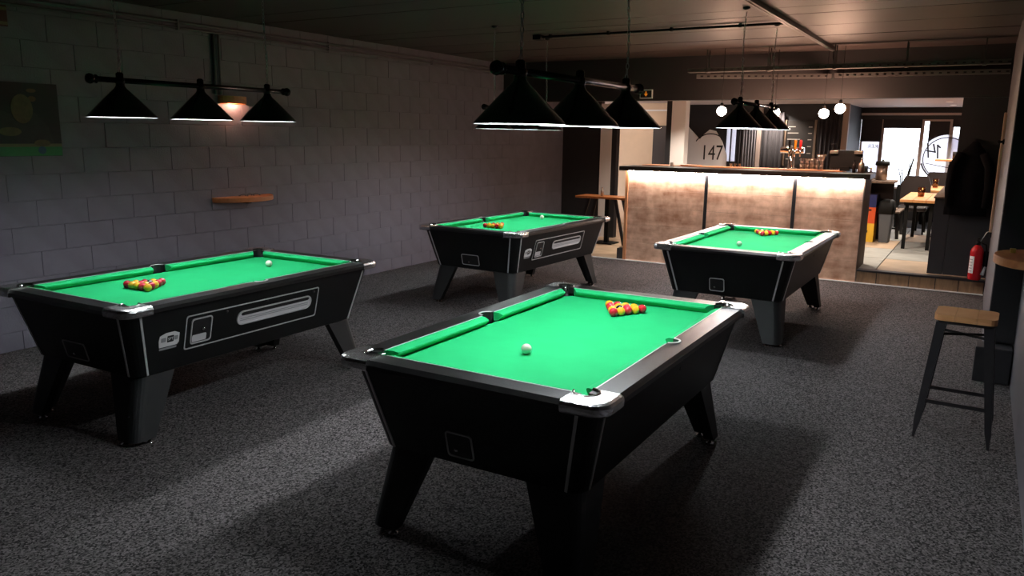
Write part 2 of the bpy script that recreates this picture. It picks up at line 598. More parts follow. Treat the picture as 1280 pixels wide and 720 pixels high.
# front room: ceiling, far walls
S('ceiling_front', bx(-7.7, 1.3, 11.12, YF + .2, FZ, FZ + .1), 'soffit')
S('wall_front_left', bx(-6.9, -4.62, 16.2, 16.3, 0, FZ), 'black_paint')
S('wall_front_middle', bx(-4.38, -2.35, 16.2, 16.3, 0, FZ), 'black_paint')
S('wall_under_slit', bx(-4.62, -4.38, 16.2, 16.3, 0, 1.30), 'black_paint')
S('wall_over_slit', bx(-4.62, -4.38, 16.2, 16.3, 2.06, FZ), 'black_paint')
S('wall_front_side', bx(-6.9, -6.8, 15.4, 16.2, 0, FZ), 'black_paint')
S('wall_front_return', bx(-2.45, -2.35, 16.3, YF + .1, 0, FZ), 'black_paint')
S('wall_front_right', bx(1.2, 1.3, 10.9, YF + .2, 0, FZ), 'black_paint')
S('wall_pier_end', bx(-.31, 1.2, 11.0, 11.18, SZ, CZ), 'black_paint')
S('wall_under_window', bx(-2.4, 1.3, YF, YF + .15, 0, .80), 'black_paint')
S('wall_over_window', bx(-2.4, 1.3, YF, YF + .15, 2.22, FZ), 'black_paint')
# low partition with wooden ledge
pw = S('wall_low', bx(-.485, -.315, 11.0, 15.05, SZ, 1.105), 'black_paint')
obj('ledge', bx(-.50, -.30, 10.985, 15.06, 1.105, 1.125, .003), 'oldw', pw)

# street windows
def window(name, x0, x1, z0, z1, film=None, blind=None):
    w = S(name, B(), 'steel')
    fr = B()
    t = .035
    for a in ((x0, x0 + t, z0, z1), (x1 - t, x1, z0, z1), (x0 + t, x1 - t, z0, z0 + t), (x0 + t, x1 - t, z1 - t, z1)):
        box(fr, a[0], a[1], YF + .03, YF + .10, a[2], a[3], .003)
    obj('window_frame', fr, 'soffit', w)
    obj('pane', bx(x0 + t, x1 - t, YF + .06, YF + .066, z0 + t, z1 - t), 'wpane', w)
    if film:
        obj('frosted_film', bx(x0 + t, x1 - t, YF + .052, YF + .0545, z0 + t, film), 'film', w)
    if blind:
        obj('roller_blind', bx(x0 + .01, x1 - .01, YF + .015, YF + .025, blind, z1 + .03), 'curtain', w)
    return w
w1 = window('window_1', -2.34, -1.93, .80, 2.22, film=1.76, blind=1.76)
w2 = window('window_2', -1.93, -1.185, .80, 2.22, film=None, blind=2.04)
w3 = window('window_3', -1.185, -.66, .80, 2.22)
_e = [(-1.065 + .37 * k / 10, 1.45 + math.sqrt(.47 ** 2 - (-1.065 + .37 * k / 10 + .70) ** 2)) for k in range(11)]
_b = prism(B(), _e + [(-.695, 2.185), (-1.065, 2.185)], 0, 1)
for v in _b.verts:
    v.co = Vector((v.co.x, YF + .048 + .004 * v.co.z, v.co.y))
obj('dark_vinyl', _b, 'curtain', w3)
w4 = window('window_4', -.66, 1.2, .80, 2.22, film=1.86, blind=2.07)

S('trim_8', bx(-2.34, 1.15, YF - .16, YF - .10, 2.30, 2.345, .004), 'soffit')
def decal(s, size, x, z, par, ycam=YF + .049, mirror=True, m='ink'):
    bm = text_bm(s, size)
    # text lies in xy; stand it up facing -y (towards the room), mirrored because it is printed for the street
    mt = Matrix.Translation((x, ycam, z)) @ Matrix.Rotation(PI / 2, 4, 'X')
    if mirror:
        mt = mt @ Matrix.Scale(-1, 4, (1, 0, 0))
    xf(bm, mt)
    return obj('lettering', bm, m, par)
decal('KER', .115, -2.085, 1.66, w1)
# round 147 emblem on frosted film
def ring(bm, cx, cz, r0, r1, y0, y1, a0, a1, n=40):
    pts = disc(cx, cz, r1, n, a0, a1) + list(reversed(disc(cx, cz, r0, n, a0, a1)))
    prism(bm, pts, 0, 1)
    return bm
def stand(bm, y0, y1):
    """xy outline with z 0..1 -> xz outline with y y0..y1"""
    for v in bm.verts:
        v.co = Vector((v.co.x, y0 + (y1 - y0) * v.co.z, v.co.y))
    return bm
bm = prism(B(), disc(-.70, 1.45, .47, 48), 0, 1)
em = obj('emblem_disc', stand(bm, YF + .027, YF + .029), 'film', w3)
obj('emblem_ring', stand(ring(B(), -.70, 1.45, .405, .424, 0, 1, 0, 1.9999 * PI), YF + .0255, YF + .0265), 'ink', em)
def stroke(par, a, c, w=.030):
    a, c = Vector((a[0], a[1])), Vector((c[0], c[1]))
    d = (c - a).normalized() * (w / 2)
    n = Vector((-d.y, d.x))
    pts = [a - d + n, a - d - n, c + d - n, c + d + n]
    return obj('numeral_stroke', stand(prism(B(), [(p.x, p.y) for p in pts], 0, 1), YF + .0245, YF + .0265), 'ink', par)
# mirrored hand-drawn 4 and 1, as printed for the street
for a, c in (((-1.056, 1.745), (-1.02, 1.466)), ((-1.056, 1.594), (-.907, 1.571)), ((-.948, 1.722), (-.907, 1.571)),
             ((-.873, 1.708), (-.851, 1.457)), ((-.873, 1.708), (-.826, 1.665))):
    stroke(em, a, c)
obj('emblem_line', stand(prism(B(), [(-1.06, 1.335), (-1.06, 1.35), (-.56, 1.255), (-.56, 1.24)], 0, 1), YF + .0255, YF + .0265), 'ink', em)
for k in range(7):
    a = 1.32 * PI + k * .06 * PI
    cx, cz = -.70 + .34 * math.cos(a), 1.45 + .34 * math.sin(a)
    obj('small_print', bx(cx - .016, cx + .016, YF + .0255, YF + .0265, cz - .012, cz + .012), 'greyink', em)
obj('emblem_band', stand(ring(B(), -.70, 1.45, .432, .462, 0, 1, 1.08 * PI, 1.35 * PI), YF + .0255, YF + .0265), 'ink', em)

# ================================================================ POOL TABLES
HX, HY = .643, 1.065           # half outer size
BED, RTOP = .785, .835
def arc(cx, cy, r, a0, a1, n=8):
    return [(cx + r * math.cos(math.radians(a0 + (a1 - a0) * k / n)), cy + r * math.sin(math.radians(a0 + (a1 - a0) * k / n))) for k in range(n + 1)]

def side_pt(s, t, out=0.0):
    """point on the sloping +x side: s along y, t = height, out = outward"""
    x = .600 - (.79 - t) / .39 * .095
    return Vector((x, s, t)) + Vector((.9716, 0, -.2366)) * out
def end_pt(s, t, out=0.0, sg=-1):
    y = 1.022 - (.79 - t) / .39 * .095
    v = Vector((s, y, t)) + Vector((0, .9716, -.2366)) * out
    return Vector((v.x, sg * v.y, v.z))
def patch(fn, outline, o0, o1, **k):
    bm = B()
    loft(bm, [[tuple(fn(s, t, o, **k)) for s, t in outline] for o in (o0, o1)], smooth=False)
    return bm
def frame_patch(fn, outline, inset, o0, o1, **k):
    n = len(outline)
    cx = sum(p[0] for p in outline) / n
    cz = sum(p[1] for p in outline) / n
    hw = max(abs(p[0] - cx) for p in outline)
    hh = max(abs(p[1] - cz) for p in outline)
    inner = [(cx + (p[0] - cx) * (1 - inset / hw), cz + (p[1] - cz) * (1 - inset / hh)) for p in outline]
    bm = B()
    loft(bm, [[tuple(fn(s, t, o, **k)) for s, t in ring] for ring, o in ((outline, o0), (outline, o1), (inner, o1), (inner, o0))], cap=False, smooth=False)
    return bm
def rr2(cx, cz, hw, hh, r, n=4):
    return [(cx + p[0], cz + p[1]) for p in rrect(hw, hh, r, n)]

def make_table():
    t = thing('pool_table', 'x', 'pool table')
    # cabinet
    rings = []
    for z, hx, hy, r in ((.395, .490, .912, .06), (.402, .505, .927, .07), (.770, .5964, 1.0184, .085)):
        rings.append([(p[0], p[1], z) for p in rrect(hx, hy, r, 6)])
    for z, hx, hy, r in ((.796, .603, 1.025, .085), (.796, .585, 1.005, .07), (.752, .585, 1.005, .07)):
        rings.append([(p[0], p[1], z) for p in rrect(hx, hy, r, 6)])
    obj('cabinet', loft(B(), rings, smooth=False), 'lam', t)
    # silver trims beside each rounded corner
    for sx in (-1, 1):
        for sy in (-1, 1):
            bm = B()
            p0, p1 = Vector((sx * .5985, sy * .938, .776)), Vector((sx * .506, sy * .857, .404))
            bar4(bm, p0, p1, .013, .006, (sx * .97, 0, -.24))
            obj('corner_trim', bm, 'silver', t)
            bm = B()
            p0, p1 = Vector((sx * .516, sy * 1.0205, .776)), Vector((sx * .435, sy * .928, .404))
            bar4(bm, p0, p1, .013, .006, (0, sy * .97, -.24))
            obj('corner_trim', bm, 'silver', t)
    # cloth bed with pocket cut-outs
    PX, PY, PR = .518, .942, .060
    MXP, MR = .548, .052
    out = []
    ex, ey = .500, .925
    def corner_cut(sx, sy):
        dy = math.sqrt(PR ** 2 - (PX - ex) ** 2)
        dx = math.sqrt(PR ** 2 - (PY - ey) ** 2)
        a1 = math.atan2(-(dy), -(PX - ex))       # on x = ex edge
        a2 = math.atan2(-(PY - ey), -(dx))       # on y = ey edge
        pts = []
        for k in range(9):
            a = a1 + (a2 - a1) * k / 8
            pts.append((sx * (PX + PR * math.cos(a)), sy * (PY + PR * math.sin(a))))
        return pts
    def mid_cut(sx):
        h = math.sqrt(max(0, MR ** 2 - (MXP - ex) ** 2))
        a = math.atan2(h, -(MXP - ex))
        return [(sx * (MXP + MR * math.cos(a + (2 * PI - 2 * a) * k / 6)), MR * math.sin(a + (2 * PI - 2 * a) * k / 6)) for k in range(7)]
    out += corner_cut(1, 1)
    out += list(reversed(corner_cut(-1, 1)))
    out += mid_cut(-1)
    out += corner_cut(-1, -1)
    out += list(reversed(corner_cut(1, -1)))
    out += list(reversed(mid_cut(1)))
    obj('bed_cloth', prism(B(), out, BED - .03, BED), 'felt', t)
    # rails: profile top flat + bevel; mitred by castings at corners
    CB, CE = .522, .947            # back line of the cushions
    for sx in (-1, 1):
        notchp = [(CB, -.052)] + [(CB + .046 * math.sin(PI * k / 8), -.052 * math.cos(PI * k / 8)) for k in range(1, 8)] + [(CB, .052)]
        base = [(HX, -.93), (HX, .93), (CB, .93)] + list(reversed(notchp)) + [(CB, -.93)]
        bm = B()
        o2 = [(x - (.018 if x == HX else 0), y) for x, y in base]
        rr_ = [[(sx * x, y, .797) for x, y in base], [(sx * x, y, RTOP - .018) for x, y in base], [(sx * x, y, RTOP) for x, y in o2]]
        loft(bm, rr_, smooth=False)
        obj('side_rail', bm, 'rail', t)
    for sy in (-1, 1):
        bm = B()
        rr_ = []
        for z, yo in ((.797, HY), (RTOP - .018, HY), (RTOP, HY - .018)):
            rr_.append([(-.50, sy * yo, z), (.50, sy * yo, z), (.50, sy * CE, z), (-.50, sy * CE, z)])
        loft(bm, rr_, smooth=False)
        obj('end_rail', bm, 'rail', t)
    # cushions: cross-section in (inward, z)
    prof = [(0, RTOP - .001), (.030, RTOP - .004), (.050, RTOP - .014), (.050, RTOP - .022), (.022, BED + .001), (0, BED + .001)]
    def cushion(a, b, inward, cut0, cut1, name='cushion'):
        a, b, inw = Vector(a), Vector(b), Vector(inward)
        d = (b - a).normalized()
        rings = []
        for p, sg, cut in ((a, 1, cut0), (b, -1, cut1)):
            rings.append([tuple(p + inw * w + d * (sg * cut * w / .05) + Vector((0, 0, z))) for w, z in prof])
        return obj(name, loft(B(), rings, smooth=False), 'felt', t)
    for sx in (-1, 1):
        cushion((sx * CB, .060, 0), (sx * CB, CE - .062, 0), (-sx, 0, 0), .012, .040)
        cushion((sx * CB, -.060, 0), (sx * CB, -CE + .062, 0), (-sx, 0, 0), .012, .040)
    for sy in (-1, 1):
        cushion((-CB + .062, sy * CE, 0), (CB - .062, sy * CE, 0), (0, -sy, 0), .040, .040)
    # pale tuck strips between rail and cloth
    for sx in (-1, 1):
        for y0, y1 in ((.062, CE - .065), (-CE + .065, -.062)):
            obj('tuck_strip', bx(sx * CB - .0025, sx * CB + .0025, y0, y1, RTOP - .004, RTOP + .0012), 'silver', t)
    for sy in (-1, 1):
        obj('tuck_strip', bx(-CB + .065, CB - .065, sy * CE - .0025, sy * CE + .0025, RTOP - .004, RTOP + .0012), 'silver', t)
    # corner castings with round pocket mouths, pocket cups
    for sx in (-1, 1):
        for sy in (-1, 1):
            r = .060
            G = .009
            def cast(g, r2):
                o_ = [(HX + g, PY - .050)] + arc(HX + g - r2, HY + g - r2, r2, 0, 90, 7) + [(PX - .050, HY + g)]
                o_ += arc(PX, PY, .050, 180, -90, 14)
                return o_
            rr_ = []
            for z, g, r2 in ((.790, G - .004, .072), (.797, G + .001, .076), (.823, G + .002, .077), (.836, G - .004, .072), (.842, G - .016, .062)):
                rr_.append([(sx * x, sy * y, z) for x, y in cast(g, r2)])
            cst = obj('corner_casting', loft(B(), rr_, smooth=False), 'chrome', t)
            obj('casting_rim', loft(B(), [[(sx * x, sy * y, z) for x, y in arc(PX, PY, rad, 175, -85, 12)] for rad, z in ((.049, .80), (.049, .8455), (.056, .8455), (.058, .842))], cap=False, closed=False), 'chrome_s', cst)
            cup = B()
            ring1 = disc(PX, PY, .0495, 20)
            loft(cup, [[(sx * x, sy * y, z) for x, y in disc(PX, PY, rad, 20)] for rad, z in ((.047, .70), (.0495, .7845))], cap=False)
            loft(cup, [[(sx * x, sy * y, z) for x, y in arc(PX, PY, .0485, 170, -80, 14)] for z in (.78, .838)], cap=False, closed=False)
            cup.faces.new([cup.verts.new((sx * x, sy * y, .70)) for x, y in disc(PX, PY, .047, 20)])
            obj('pocket', cup, 'liner', t)
    for sx in (-1, 1):
        cup = B()
        loft(cup, [[(sx * x, y, z) for x, y in disc(MXP - .004, 0, rad, 20)] for rad, z in ((.040, .70), (.046, .7845))], cap=False)
        loft(cup, [[(sx * x, y, z) for x, y in arc(CB - .002, 0, .044, 88, -88, 12)] for z in (.78, .836)], cap=False, closed=False)
        cup.faces.new([cup.verts.new((sx * x, y, .70)) for x, y in disc(MXP - .004, 0, .040, 20)])
        pk = obj('pocket', cup, 'liner', t)
        obj('pocket_rim', loft(B(), [[(sx * x, y, z) for x, y in arc(CB, 0, rad, 85, -85, 12)] for rad, z in ((.042, .836), (.042, .839), (.052, .839), (.053, .836))], cap=False, closed=False), 'silver', pk)
    # legs: L-shaped, tapering downwards, splayed outwards, on levelling feet
    for sx in (-1, 1):
        for sy in (-1, 1):
            def sec(cx, cy, w, th, r):
                pts = [(cx - w, cy - th), (cx - w, cy)] + list(reversed(arc(cx - r, cy - r, r, 0, 90, 6))) + [(cx, cy - w), (cx - th, cy - w), (cx - th, cy - th)]
                return pts
            rr_ = [[(sx * x, sy * y, z) for x, y in sec(*q)] for z, q in ((.40, (.492, .914, .25, .05, .075)), (.03, (.535, 1.000, .145, .06, .06)))]
            lg = obj('leg', loft(B(), rr_, smooth=False), 'leg', t)
            for fx, fy in ((.415, .972), (.507, .880)):
                ft = B()
                lathe(ft, [(.0, 0), (.024, 0), (.024, .008), (.010, .012), (.010, .034), (0, .034)], 12, (sx * fx, sy * fy, 0))
                obj('levelling_foot', ft, 'chrome_s', lg)
    # playing side (+x): framed panel with coin slot, ball tray, plate
    pan = obj('front_panel', patch(side_pt, rr2(-.075, .615, .555, .108, .015), .0005, .003), 'lam', t)
    obj('panel_frame', frame_patch(side_pt, rr2(-.075, .615, .555, .108, .015), .007, .002, .006), 'silver', pan)
    w_ = obj('ball_window', patch(side_pt, rr2(-.515, .615, .070, .075, .015), .002, .004), 'liner', t)
    obj('window_frame', frame_patch(side_pt, rr2(-.515, .615, .076, .081, .018), .007, .003, .009), 'silver', w_)
    bm = patch(side_pt, rr2(-.525, .568, .052, .022, .008), .004, .0055)
    obj('coin_plate', bm, 'tray', w_)
    bm = B()
    c = side_pt(-.500, .622, .003)
    lathe(bm, [(0, 0), (.012, 0), (.012, .012), (0, .012)], 12)
    xf(bm, Matrix.Translation(c) @ Matrix.Rotation(PI / 2 + .24, 4, 'Y'))
    obj('lock', bm, 'chrome_s', w_)
    tr = obj('ball_tray', patch(side_pt, rr2(.085, .628, .325, .042, .041, 6), .002, .0045), 'tray', t)
    obj('tray_frame', frame_patch(side_pt, rr2(.085, .628, .330, .047, .046, 6), .008, .003, .010), 'silver', tr)
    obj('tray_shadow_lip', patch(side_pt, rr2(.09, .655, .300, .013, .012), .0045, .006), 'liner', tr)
    for z in (.612, .624):
        obj('tray_rib', patch(side_pt, rr2(.085, z, .300, .0022, .002, 1), .004, .007), 'greyink', tr)
    for s_ in (-.33, .43):
        bm = B()
        lathe(bm, [(0, 0), (.010, 0), (.010, .005), (0, .005)], 10)
        xf(bm, Matrix.Translation(side_pt(s_, .695, .002)) @ Matrix.Rotation(PI / 2 + .24, 4, 'Y'))
        obj('panel_lock', bm, 'steel', pan)
    pl = obj('maker_plate', patch(side_pt, [(-.800, .560), (-.680, .560), (-.668, .575), (-.668, .630), (-.700, .645), (-.760, .645), (-.800, .632), (-.806, .60)], .001, .0035), 'plate', t)
    obj('plate_mark', patch(side_pt, rr2(-.728, .605, .022, .020, .004), .003, .0045), 'ink', pl)
    bm = text_bm('SPT', .024, .0004)
    mt = Matrix(((0, -.2366 * -1, .9716, 0), (1, 0, 0, 0), (0, .9716, -.2366, 0), (0, 0, 0, 1)))
    mt.translation = side_pt(-.728, .605, .0055)
    xf(bm, mt)
    obj('plate_lettering', bm, 'plate', pl)
    for s_, w2 in ((-.775, .016), (-.690, .012)):
        obj('plate_print', patch(side_pt, rr2(s_, .605, w2, .013, .004), .003, .0042), 'greyink', pl)
    obj('plate_strap', patch(side_pt, rr2(-.74, .548, .058, .006, .003), .001, .003), 'greyink', pl)
    # end hatches
    for sg, cx, hw, hh in ((-1, -.02, .105, .052), (1, .06, .062, .055)):
        h_ = obj('end_hatch', patch(end_pt, rr2(cx, .500, hw, hh, .012), .001, .003, sg=sg), 'liner', t)
        obj('hatch_frame', frame_patch(end_pt, rr2(cx, .500, hw + .006, hh + .006, .016), .006, .001, .007, sg=sg), 'silver', h_)
        bm = B()
        lathe(bm, [(0, 0), (.009, 0), (.009, .010), (0, .010)], 10)
        xf(bm, Matrix.Translation(end_pt(cx - .02 * sg * -1, .475, .002, sg)) @ Matrix.Rotation(PI / 2 * (-sg), 4, 'X'))
        obj('hatch_lock', bm, 'chrome_s', h_)
    return t

TAB = [  # x, y, rotation, label, short name, flipped
    (-4.561, 3.524, math.radians(1.0), 'green-clothed black pool table at the left, before the block wall and its shelf', 'the left-hand table', 0),
    (-4.513, 7.764, math.radians(-1.6), 'green-clothed black pool table farthest back, beside the left wall', 'the far left table', 0),
    (-1.739, 3.556, math.radians(.35), 'nearest and largest green-clothed black pool table, in the middle of the carpet', 'the nearest table', 1),
    (-1.896, 7.881, math.radians(-.45), 'green-clothed black pool table right in front of the wooden bar', 'the bar-side table', 1),
]
tab0 = make_table()
for i, (x, y, r, lab, sh, fl) in enumerate(TAB):
    t = tab0 if i == 0 else copy_tree(tab0)
    t.location = (x, y, 0)
    t.rotation_euler = (0, 0, r + (PI if fl else 0))
    props(t, lab, 'pool table', 'pool tables on the carpet')

# balls
bm = B()
bmesh.ops.create_uvsphere(bm, u_segments=24, v_segments=14, radius=.0258)
for f in bm.faces: f.smooth = True
BALL = {}
for k in ('redball', 'yelball', 'whiball', 'blkball'):
    me = bpy.data.meshes.new('pool_ball')
    bm.to_mesh(me)
    me.materials.append(MT[k])
    BALL[k] = me
bm.free()
ORD = ['first', 'second', 'third', 'fourth', 'fifth']
RA = ['R', 'YR', 'RBY', 'YRYR', 'RYYRY']
RB = ['R', 'YY', 'RBR', 'RYRY', 'YRYYR']
NMB = {'R': ('redball', 'red_ball', 'red'), 'Y': ('yelball', 'yellow_ball', 'yellow'), 'B': ('blkball', 'black_ball', 'black')}
D = .0521
def rack(ti, ax, ay, sg, rows, wx, wy):
    tx, ty, tr, _, sh, _ = TAB[ti]
    def place(lx, ly):
        return (tx + lx * math.cos(tr) - ly * math.sin(tr), ty + lx * math.sin(tr) + ly * math.cos(tr), BED + .0259)
    g = 'balls on ' + sh
    for r, row in enumerate(rows):
        for k, ch in enumerate(row):
            mk, nm, cn = NMB[ch]
            lx = ax + (k - r / 2) * D
            ly = ay + sg * r * D * .8661
            if r == 0:
                lab = '%s pool ball at the tip of the rack on %s' % (cn, sh)
            elif ch == 'B':
                lab = 'black pool ball inside the rack on %s' % sh
            elif r == 4:
                lab = '%s ball, %s from left in the base row racked on %s' % (cn, ORD[k], sh)
            else:
                lab = '%s ball, %s from left in the %s rack row on %s' % (cn, ORD[k], ORD[r], sh)
            obj(nm, BALL[mk], None, None, lab, 'ball', g, loc=place(lx, ly), rot=(random.uniform(0, 3), 0, random.uniform(0, 3)))
    obj('cue_ball', BALL['whiball'], None, None, 'white cue ball lying alone on %s' % sh, 'ball', 'white cue balls', loc=place(wx, wy))
rack(0, -.075, -.300, -1, RA, -.06, .622)
rack(1, -.075, -.270, -1, RA, -.13, .72)
rack(2, 0.0, .525, 1, RB, -.032, -.436)
rack(3, -.055, .575, 1, RB, -.038, -.374)

# ================================================================ LAMPS OVER THE TABLES
RIMZ, BARZ = 1.840, 2.060
def chain_bm(x, y, z0, z1):
    bm = B()
    z = z0
    k = 0
    while z < z1:
        n, m_ = 8, 4
        R1, R2, rt = .0075, .017, .0024
        rings = []
        for i in range(n):
            a = 2 * PI * i / n
            c = Vector((R1 * math.cos(a), 0, R2 * math.sin(a)))
            e = Vector((math.cos(a), 0, math.sin(a)))
            rings.append([c + e * rt * math.cos(2 * PI * j / m_) + Vector((0, rt * math.sin(2 * PI * j / m_), 0)) for j in range(m_)])
        if k % 2:
            rings = [[Vector((p.y, p.x, p.z)) for p in r] for r in rings]
        dx = .006 * math.sin(z * 9)
        R_ = [[bm.verts.new((p.x + x + dx, p.y + y, p.z + z)) for p in r] for r in rings]
        for i in range(n):
            for j in range(m_):
                bm.faces.new((R_[i][j], R_[(i + 1) % n][j], R_[(i + 1) % n][(j + 1) % m_], R_[i][(j + 1) % m_]))
        z += .029
        k += 1
    return bm
def make_lamp():
    t = thing('table_lamp', 'x', 'lamp')
    b = B()
    tube(b, [(0, -.725, BARZ), (0, .725, BARZ)], .017, 14)
    obj('bar', b, 'bar_m', t)
    for s in (-1, 1):
        b = B()
        lathe(b, [(.0, 0), (.018, 0), (.026, .006), (.026, .012), (.016, .017), (.020, .022), (.028, .032), (.031, .046), (.026, .060), (.012, .068), (0, .070)], 16)
        xf(b, Matrix.Translation((0, s * .72, BARZ)) @ Matrix.Rotation(-s * PI / 2, 4, 'X'))
        obj('end_knob', b, 'bar_m', t)
    for k, y in enumerate((-.575, 0, .575)):
        b = B()
        H = BARZ - RIMZ
        out_ = [(.200, 0), (.199, .006), (.150, .057), (.100, .109), (.055, .154), (.036, .172), (.027, .186), (.025, H - .016)]
        inn = [(r - .003, z + .001) for r, z in out_[:6]] + [(.001, .170)]
        lathe(b, out_, 32, (0, y, RIMZ))
        lathe(b, [(.200, 0), (.197, .001)] + inn[1:], 32, (0, y, RIMZ), mi=1)
        sh = obj('shade', b, ('shade', 'shade_in'), t)
        b = B()
        lathe(b, [(.026, 0), (.030, .008), (.030, .026), (.022, .034), (.022, .06), (.012, .068), (0, .068)], 16, (0, y, BARZ - .02))
        obj('socket_cap', b, 'bar_m', sh)
        b = B()
        lathe(b, [(.018, .165), (.018, .120), (.022, .115), (.043, .098), (.046, .080), (.040, .058), (.022, .044), (.001, .040)], 16, (0, y, RIMZ))
        obj('bulb', b, 'bulb', sh)
    for y in (-.575, .575):
        ch = obj('chain', chain_bm(0, y, BARZ + .062, CZ - .035), 'chain', t)
        b = B()
        lathe(b, [(0, 0), (.012, 0), (.030, .012), (.032, .022), (0, .022)], 14, (0, y, CZ - .0225))
        obj('ceiling_hook', b, 'steel', ch)
    return t
lamp0 = make_lamp()
LL = [((-4.56, 3.565, .035), 'black three-shade bar lamp hanging over the left-hand pool table'),
      ((-4.50, 7.73, .022), 'black three-shade bar lamp over the far left pool table, half hidden by the nearest lamp'),
      ((-1.74, 3.550, .010), 'black three-shade bar lamp hanging over the nearest pool table, largest in view'),
      ((-1.90, 7.64, .048), 'black three-shade bar lamp seen end-on above the table in front of the bar')]
for i, (loc, lab) in enumerate(LL):
    t = lamp0 if i == 0 else copy_tree(lamp0)
    dz = loc[2]
    t.location = (loc[0], loc[1], 0)
    # chains keep the ceiling height: lamps hang at slightly different heights
    for ch in t.children:
        if not ch.name.startswith('chain'):
            ch.location.z = dz
        for g in ch.children:
            if g.name.startswith('bulb'):       # the two lamps along the left wall have weaker bulbs
                g.material_slots[0].link = 'OBJECT'
                g.material_slots[0].material = MT['bulb_soft' if i < 2 else 'bulb']
    props(t, lab, 'lamp', 'three-shade lamps over the pool tables')

# ================================================================ BAR
Y0 = 10.75
bar = thing('bar_counter', 'long bar counter faced with weathered boards under a glowing dark top', 'bar', (0, 0, 0))
obj('carcass', bx(-4.44, -1.27, Y0 + .02, Y0 + .62, SZ, 1.318), 'black_paint', bar)
obj('carcass_base', bx(-4.44, -1.27, Y0 + .02, Y0 + .06, .004, SZ), 'black_paint', bar)
bt = obj('counter_top', bx(-4.54, -1.20, Y0 - .12, Y0 + .42, 1.318, 1.382, .004), 'darkw', bar)
obj('back_ledge', bx(-4.40, -1.60, Y0 + .42, Y0 + .75, 1.36, 1.392, .003), 'shelfw', bar)
px = [(-4.43, -3.30), (-3.255, -2.125), (-2.08, -1.275)]
for a, b in px:
    zs = [.006, .27, .53, .79, 1.05, 1.31]
    for z0, z1 in zip(zs[:-1], zs[1:]):
        obj('front_board', bx(a, b, Y0 - .004 + random.uniform(0, .002), Y0 + .02, z0 + .0015, z1 - .0015, .0015), 'barw', bar)
for x in (-3.278, -2.103):
    ps = obj('front_post', bx(x - .022, x + .022, Y0 - .012, Y0 + .02, .006, 1.31, .002), 'steel', bar)
    for z in (.2, .7, 1.15):
        b = B()
        for s in (-.012, .012):
            lathe(b, [(0, 0), (.004, 0), (.003, .003), (0, .003)], 8)
        xf(b, Matrix.Translation((x, Y0 - .012, z)) @ Matrix.Rotation(PI / 2, 4, 'X'))
        obj('screw', b, 'chrome_s', ps)
obj('end_post', bx(-4.475, -4.432, Y0 - .02, Y0 + .06, .006, 1.318, .003), 'pine', bar)
obj('end_panel', bx(-1.275, -1.262, Y0, Y0 + .62, .006, 1.318, .002), 'oldw', bar)
obj('led_strip', bx(-4.42, -1.285, Y0 - .050, Y0 - .035, 1.305, 1.3175), 'strip', bar)

# beer tap tower
TX, TY = -2.30, 11.36
tp = thing('beer_tap', 'chrome T-shaped beer tap with coloured handles standing on the bar', 'beer tap', (TX, TY, 1.392))
b = B(); lathe(b, [(0, 0), (.075, 0), (.075, .012), (.045, .02), (.040, .22), (.040, .24)], 20, cap=False)
obj('column', b, 'chrome_s', tp)
b = B(); tube(b, [(-.15, 0, .255), (.16, 0, .255)], .042, 18)
obj('cross_tube', b, 'chrome_s', tp)
for k, (dx, mk) in enumerate(((-.02, 'rubber'), (.055, 'amberp'), (.125, 'redp'))):
    f = B()
    tube(f, [(dx, -.03, .255), (dx, -.085, .26), (dx, -.095, .25), (dx, -.098, .17)], [.013, .014, .013, .008], 10)
    fo = obj('faucet', f, 'chrome_s', tp)
    h = B(); lathe(h, [(0, 0), (.010, 0), (.014, .03), (.019, .10), (.017, .118), (0, .124)], 14, (dx, -.086, .272))
    obj('handle', h, mk, fo)
b = B(); box(b, -.13, .13, -.17, -.08, 0, .006, .003)
obj('drip_tray', b, 'metalcan', tp)

def tumbler(name, label, cat, loc, r=.036, h=.11, m='glass', group=None, taper=.8):
    b = B()
    lathe(b, [(.0, .004), (r * taper, .004), (r, h), (r - .003, h), (r * taper - .003, .010), (0, .010)], 16)
    return obj(name, b, m, None, label, cat, group, loc=loc)
n = 0
for r in range(2):
    for k in range(5):
        tumbler('tumbler', 'clear tumbler, %s from the beer tap in the %s row of stacked glasses' % (ORD[k], ['lower', 'upper'][r]), 'glass',
                (-2.13 + k * .063, 11.22, 1.392 + r * .078), .029, .075, group='stacked tumblers beside the beer tap')
b = B()
tb = tumbler('glass_bowl', 'clear glass bowl on a stand between the tap and the black till', 'bowl', (-1.90, 11.3, 1.515), .07, .085, taper=.6)
st = B(); lathe(st, [(0, 0), (.04, 0), (.04, .01), (.012, .02), (.012, .115), (.035, .122), (0, .122)], 14, (-1.90, 11.3, 1.392))
obj('bowl_stand', st, 'steel', None, 'dark stand carrying the glass bowl on the bar', 'stand')
